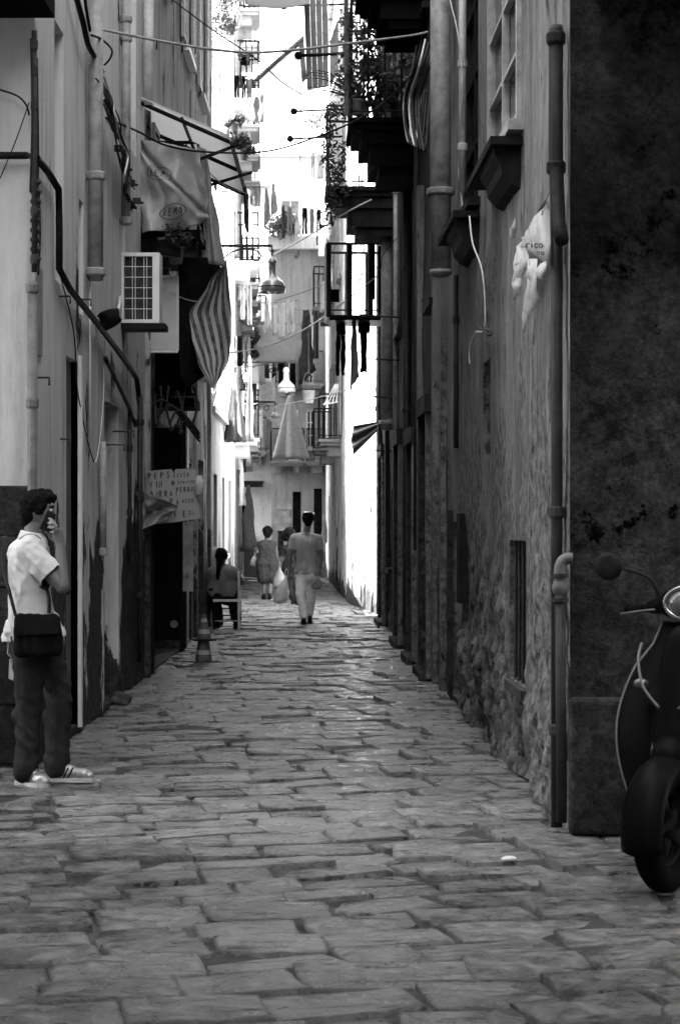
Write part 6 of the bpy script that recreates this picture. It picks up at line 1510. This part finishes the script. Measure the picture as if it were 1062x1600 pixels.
# things they carry
def carried(px0, py0, px1, py1, d, mat, label, seed, tilt=0): c = P((px0+px1)/2, py0, d); bag(c, (px1-px0)*d/F, (py1-py0)*d/F, (px1-px0)*d/F*.6, mat, label, seed, tilt=tilt)
carried(436, 899, 459, 944, 29.55, M_plastic, 'white plastic bag swinging from the left hand of the man in grey', 3, tilt=-.25)
carried(486, 893, 503, 921, 29.6, M_plasticG, 'shrink-wrapped pack carried in the right hand of the man in grey', 6)
carried(391, 864, 407, 885, 39.1, M_plastic, 'small white bag held by the woman in the dress', 9)
carried(427, 886, 447, 919, 36.4, M_plasticG, 'full grey plastic bag of the woman with curly hair', 12)

# ---------------- chair under the seated woman
ch = thing('chair', 'wooden chair with a white side frame under the seated woman', 'chair', tuple(P(353, 970, 27.9)))
x0, x1, yn, yf = P(336, 0, 27.8).x, P(374, 0, 27.8).x, 27.64, 28.04
for k, (x, y, h, mt) in enumerate(((x0, yn, .40, M_dark), (x1, yn, .84, M_whiteP), (x0, yf, .40, M_dark), (x1, yf, .84, M_whiteP))):
    mb = MB(); mb.tube([(x, y, 0), (x, y, h)], .017, 8); part(mb, 'leg', mt, ch)
mb = MB(); mb.box(((x0+x1)/2, (yn+yf)/2, .415), (x1-x0+.03, yf-yn+.03, .035)); part(mb, 'seat', M_whiteP, ch)
for z in (.12, .20, .30): mb = MB(); mb.tube([(x0, yn, z), (x1, yn, z)], .011, 6); part(mb, 'stretcher', M_dark if z > .15 else M_greyP, ch)
for z in (.58, .70, .82): mb = MB(); mb.box((x1, (yn+yf)/2, z), (.018, yf-yn-.03, .045)); part(mb, 'back_slat', M_dark, ch)

# ---------------- traffic cones
def cone(c, prof, bands, label, flange=0, square=0):
    t = thing('traffic_cone', label, 'traffic cone', tuple(c), 'stacked traffic cones')
    (r0, z0), (r1, z1) = prof
    edges = [z0]+bands+[z1]
    for i, (a, b_) in enumerate(zip(edges, edges[1:])):
        ra = r0+(r1-r0)*(a-z0)/(z1-z0); rb = r0+(r1-r0)*(b_-z0)/(z1-z0); mb = MB(); mb.lathe(V3(c)+V3((0, 0, 0)), [(ra, a), (rb, b_)], 24); part(mb, 'band', M_coneL if i % 2 else M_coneD, t, smooth=True)
    if flange: mb = MB(); mb.box(V3(c)+V3((0, 0, z0)), (flange, flange, .022), Matrix.Rotation(R(12), 3, 'Z')); o = part(mb, 'base', M_black, t)
    return t
c = P(318, 1032, 21.47)
cone((c.x, c.y, 0), ((.097, .0), (.062, .22)), [.07, .12], 'lower striped traffic cone standing on the paving by the shop')
cone((c.x+.005, c.y, 0), ((.085, .235), (.022, .515)), [.30, .35, .43, .47], 'upper traffic cone stacked on the lower one, with a dark square base', .25)
# stone lump
rk = MB(); rk.ball((0, 0, 0), 1, 24)
p = P(187, 1100, 16.3)
for i, v in enumerate(rk.v):
    q = V3(v); n_ = .75+.35*nz(q, 1.3, 4)+.1*nz(q, 4, 2); q = V3((q.x*.13*n_, q.y*.11*n_, max(-.3, q.z)*.095*n_+.03)); rk.v[i] = tuple(q+V3((p.x, p.y, 0)))
tag(rk.build('rock', M_block, smooth=True), 'rounded grey stone lying against the foot of the left wall', 'stone')
# folding stand with white edges and a crate on it
st = thing('display_stand', 'grey display stand with white edges far up the street', 'stand', tuple(P(395, 905, 49)))
d = 49.0; a = P(380, 905, d); b_ = P(409, 853, d)
mb = MB(); mb.box(((a.x+b_.x)/2, d+.15, (b_.z)/2), (b_.x-a.x, .3, b_.z-.12)); part(mb, 'panel', M_door, st)
for (p0, p1) in (((a.x, b_.z), (b_.x, b_.z-.04)), ((a.x-.02, .12), (b_.x+.05, .08)), ((a.x, .0), (a.x, b_.z)), ((b_.x+.04, 0), (b_.x+.04, .12))): mb = MB(); mb.tube([(p0[0], d-.03, p0[1]), (p1[0], d-.03, p1[1])], .02, 6); part(mb, 'edge', M_whiteP, st)
cr = thing('crate', 'small white wire crate standing on the display stand', 'crate', tuple(P(398, 850, 49.1)))
cx = P(398, 850, 49.1)
for i in range(4):
    z = cx.z+.02+i*.065; w = .13+.012*i; mb = MB(); mb.tube([(cx.x-w, 49, z), (cx.x+w, 49, z), (cx.x+w, 49.25, z), (cx.x-w, 49.25, z), (cx.x-w, 49, z)], .009, 5); part(mb, 'wire', M_whiteP, cr)
for i in range(5): x = cx.x-.13+i*.065; mb = MB(); mb.tube([(x, 49, cx.z), (x*1.0-(.03 if i < 2 else -.03 if i > 2 else 0), 49, cx.z+.23)], .007, 5); part(mb, 'wire', M_whiteP, cr)
# sheet of plastic hanging left at the bend
garment('cone', 374, 758, 404, 862, 47, M_plasticG, 'long translucent sheet hanging at the left bend', seed=8, group='laundry over the far end of the alley')
# litter
for k, (px, py, s_, lb) in enumerate(((795, 1345, .035, 'scrap of white paper on the paving near the scooter'), (426, 938, .04, 'small white scrap on the ground near the woman in the dress'), (46, 1216, .02, 'pebble beside the near shoe'), (140, 1131, .025, 'dark pebble by the left wall foot'))):
    d = EYE*F/(py-CY); p = P(px, py, d); mb = MB(); mb.ball((p.x, p.y, .012), s_, 8, (1, .7, .3)); mb.v = [tuple(V3(v)+V3((.3, .3, .1))*s_*nz(v, 40)) for v in mb.v]; tag(mb.build('scrap' if k < 2 else 'pebble', M_clothW if k < 2 else M_block), lb, 'litter' if k < 2 else 'stone')

# ============================================================ SCOOTER
sc = bpy.data.objects.new('scooter', None); COL.objects.link(sc); sc.location = (1.72, 8.62, .0); sc.rotation_euler = (0, 0, R(148)); sc.scale = (1.07, 1.07, 1.07)
tag(sc, 'black scooter parked facing us against the sooty corner, right edge', 'scooter')
def sp(mb, name, mat, par=None, smooth=True): o = mb.build(name, mat, smooth=smooth); o.parent = par or sc; return o
def sblob(name, caps, mat, par=None, voxel=.012, it=4):
    o = blob(name, caps, mat, None, voxel, it); o.parent = par or sc; return o
def wheel(y, hub=True):
    c = V3((0, y, .255)); mb = MB(); n, m_ = 36, 12; vs = []
    for i in range(n):
        a = 2*math.pi*i/n
        for k in range(m_):
            b_ = 2*math.pi*k/m_; rr = .198+.057*math.cos(b_); vs.append(c+V3((.056*math.sin(b_), rr*math.cos(a), rr*math.sin(a))))
    mb.add(vs, [(i*m_+k, i*m_+(k+1) % m_, ((i+1) % n)*m_+(k+1) % m_, ((i+1) % n)*m_+k) for i in range(n) for k in range(m_)])
    w = bpy.data.objects.new('wheel', None); COL.objects.link(w); w.parent = sc
    sp(mb, 'tyre', M_tyre, w)
    mb = MB(); mb.lathe(c+V3((-.03, 0, 0)), [(.155, 0), (.15, .01), (.135, .02), (.135, .04), (.15, .05), (.155, .06)], 30, V3((1, 0, 0)))
    for k in range(5): a = 2*math.pi*k/5; mb.tube([c, c+V3((0, math.cos(a)*.14, math.sin(a)*.14))], [.03, .018], 8)
    mb.lathe(c+V3((-.045, 0, 0)), [(.001, 0), (.045, 0), (.045, .09), (.001, .09)], 16, V3((1, 0, 0))); sp(mb, 'rim', M_black, w)
    mb = MB(); mb.lathe(c+V3((.062, 0, 0)), [(.06, 0), (.105, 0), (.105, .005), (.06, .005)], 28, V3((1, 0, 0))); sp(mb, 'brake_disc', M_alu, w)
    mb = MB(); mb.box(c+V3((.075, -.075, .06)), (.045, .07, .11)); o = sp(mb, 'brake_caliper', M_alu, w, False); md = o.modifiers.new('b', 'BEVEL'); md.width = .012; md.segments = 3
wheel(.62); wheel(-.62)
# fork
mb = MB()
for s_ in (-1, 1): mb.tube([(s_*.075, .62, .255), (s_*.075, .52, .62)], [.026, .022], 10)
mb.tube([(0, .50, .62), (0, .34, 1.02)], .035, 10); sp(mb, 'fork', M_alu)
def fender(u, v):
    a = R(-15+165*u); w = (v-.5)*2; r = .285-.04*w*w; return V3((w*.085, .62-math.cos(a)*r*-1 if False else .62+math.cos(a)*r, .255+math.sin(a)*r))
sp_f = cloth(fender, 24, 8, 'fender', M_paintB, None, .006); sp_f.parent = sc
def shield(u, v):
    w = (u-.5)*2; z = .30+.74*v; half = .235+.085*math.sin(math.pi*min(1, v*1.15))-.07*max(0, v-.75)*3; y = .50-.20*v-.10*w*w+.05*math.sin(math.pi*v); return V3((w*half, y, z))
o = cloth(shield, 24, 24, 'leg_shield', M_paintB, None, .012); o.parent = sc
for s_ in (0.0, 1.0): mb = MB(); mb.tube([shield(s_, k/16) for k in range(17)], .010, 8); sp(mb, 'shield_trim', M_door if s_ == 1.0 else M_paintB)
sblob('front_cover', [(V3((0, .50, .60)), V3((0, .42, .95)), .11, .095), (V3((-.08, .47, .72)), .08), (V3((.08, .47, .72)), .08), (V3((0, .58, .52)), .085)], M_paintB)
for s_ in (-1, 1):
    mb = MB(); mb.tube(smooth_path([V3((s_*.04, .60, .72)), V3((s_*.12, .57, .80)), V3((s_*.17, .50, .90)), V3((s_*.19, .42, .96))], 5), .006, 8); sp(mb, 'trim', M_door)
sblob('handlebar_cover', [(V3((0, .30, 1.13)), .11, (1.3, .8, .75)), (V3((-.12, .27, 1.12)), V3((.12, .27, 1.12)), .06, .06), (V3((0, .22, 1.18)), .09, (1.2, .9, .6)), (V3((.1, .26, 1.12)), V3((.24, .20, 1.10)), .05, .03), (V3((-.1, .26, 1.12)), V3((-.24, .20, 1.10)), .05, .03)], M_paintB, voxel=.009)
hl = MB(); hl.ball((0, .355, 1.125), .085, 18, (1.25, .55, .72)); sp(hl, 'headlight', M_lens)
mb = MB(); n = 26; mb.tube([V3((.112*math.cos(2*math.pi*k/n), .365, 1.125+.068*math.sin(2*math.pi*k/n))) for k in range(n+1)], .010, 7, cap=False); sp(mb, 'headlight_rim', M_chrome)
mb = MB(); mb.lathe((0, .20, 1.225), [(.001, .01), (.06, .008), (.07, 0)], 20, V3((0, -.5, .85)).normalized()); sp(mb, 'dial', M_glass)
for s_ in (-1, 1):
    mb = MB(); mb.tube([(s_*.22, .20, 1.10), (s_*.36, .155, 1.085)], .018, 10); mb.ball((s_*.362, .154, 1.085), .023, 8); sp(mb, 'grip', M_tyre)
    mb = MB(); mb.tube(smooth_path([V3((s_*.20, .25, 1.09)), V3((s_*.28, .245, 1.08)), V3((s_*.375, .20, 1.065))], 4), .0075, 6); sp(mb, 'lever', M_alu)
    mir = MB(); mir.tube(smooth_path([V3((s_*.19, .22, 1.13)), V3((s_*.24, .22, 1.22)), V3((s_*.36, .20, 1.255))], 4), .0075, 6); mo = sp(mir, 'mirror', M_black)
    mb = MB(); mb.ball((s_*.44, .185, 1.265), .075, 14, (.85, .28, .80)); sp(mb, 'mirror_head', M_black, mo)
    mb = MB(); mb.ball((s_*.185, .435, .80), .034, 12, (1, .7, .62)); sp(mb, 'turn_signal', M_lens)
mb = MB(); mb.box((0, .05, .29), (.34, .62, .07)); o = sp(mb, 'floorboard', M_paintB, None, False); md = o.modifiers.new('b', 'BEVEL'); md.width = .025; md.segments = 3
sblob('rear_body', [(V3((0, -.25, .50)), V3((0, -.80, .66)), .17, .13), (V3((0, -.28, .60)), V3((0, -.6, .62)), .15, .15), (V3((-.1, -.45, .48)), .13), (V3((.1, -.45, .48)), .13), (V3((0, -.22, .35)), .12)], M_paintB)
sblob('seat', [(V3((0, -.15, .78)), V3((0, -.45, .79)), .085, .105), (V3((0, -.45, .80)), V3((0, -.85, .84)), .105, .085), (V3((.05, -.35, .78)), .09), (V3((-.05, -.35, .78)), .09)], M_tyre)
sblob('engine', [(V3((-.08, -.35, .30)), V3((-.09, -.65, .27)), .09, .08), (V3((.02, -.30, .32)), .09)], M_alu, voxel=.014)
mb = MB(); mb.tube([(.12, -.2, .2), (.13, -.5, .2), (.14, -.85, .28)], [.03, .055, .055], 12); sp(mb, 'exhaust', M_iron)
mb = MB(); mb.ball((0, -.93, .72), .06, 10, (1.3, .5, .7)); sp(mb, 'tail_light', M_lens)
mb = MB(); mb.tube([(-.1, -.05, .26), (-.19, .02, .0)], .012, 6); sp(mb, 'stand', M_iron)
mb = MB(); mb.tube(smooth_path([V3((0, .2, 1.06)), V3((.12, .34, 1.0)), V3((.06, .42, .85))], 4), .006, 5); sp(mb, 'brake_cable', M_tyre)

bpy.data.scenes.remove(WORK); bpy.data.batch_remove(SPARE)
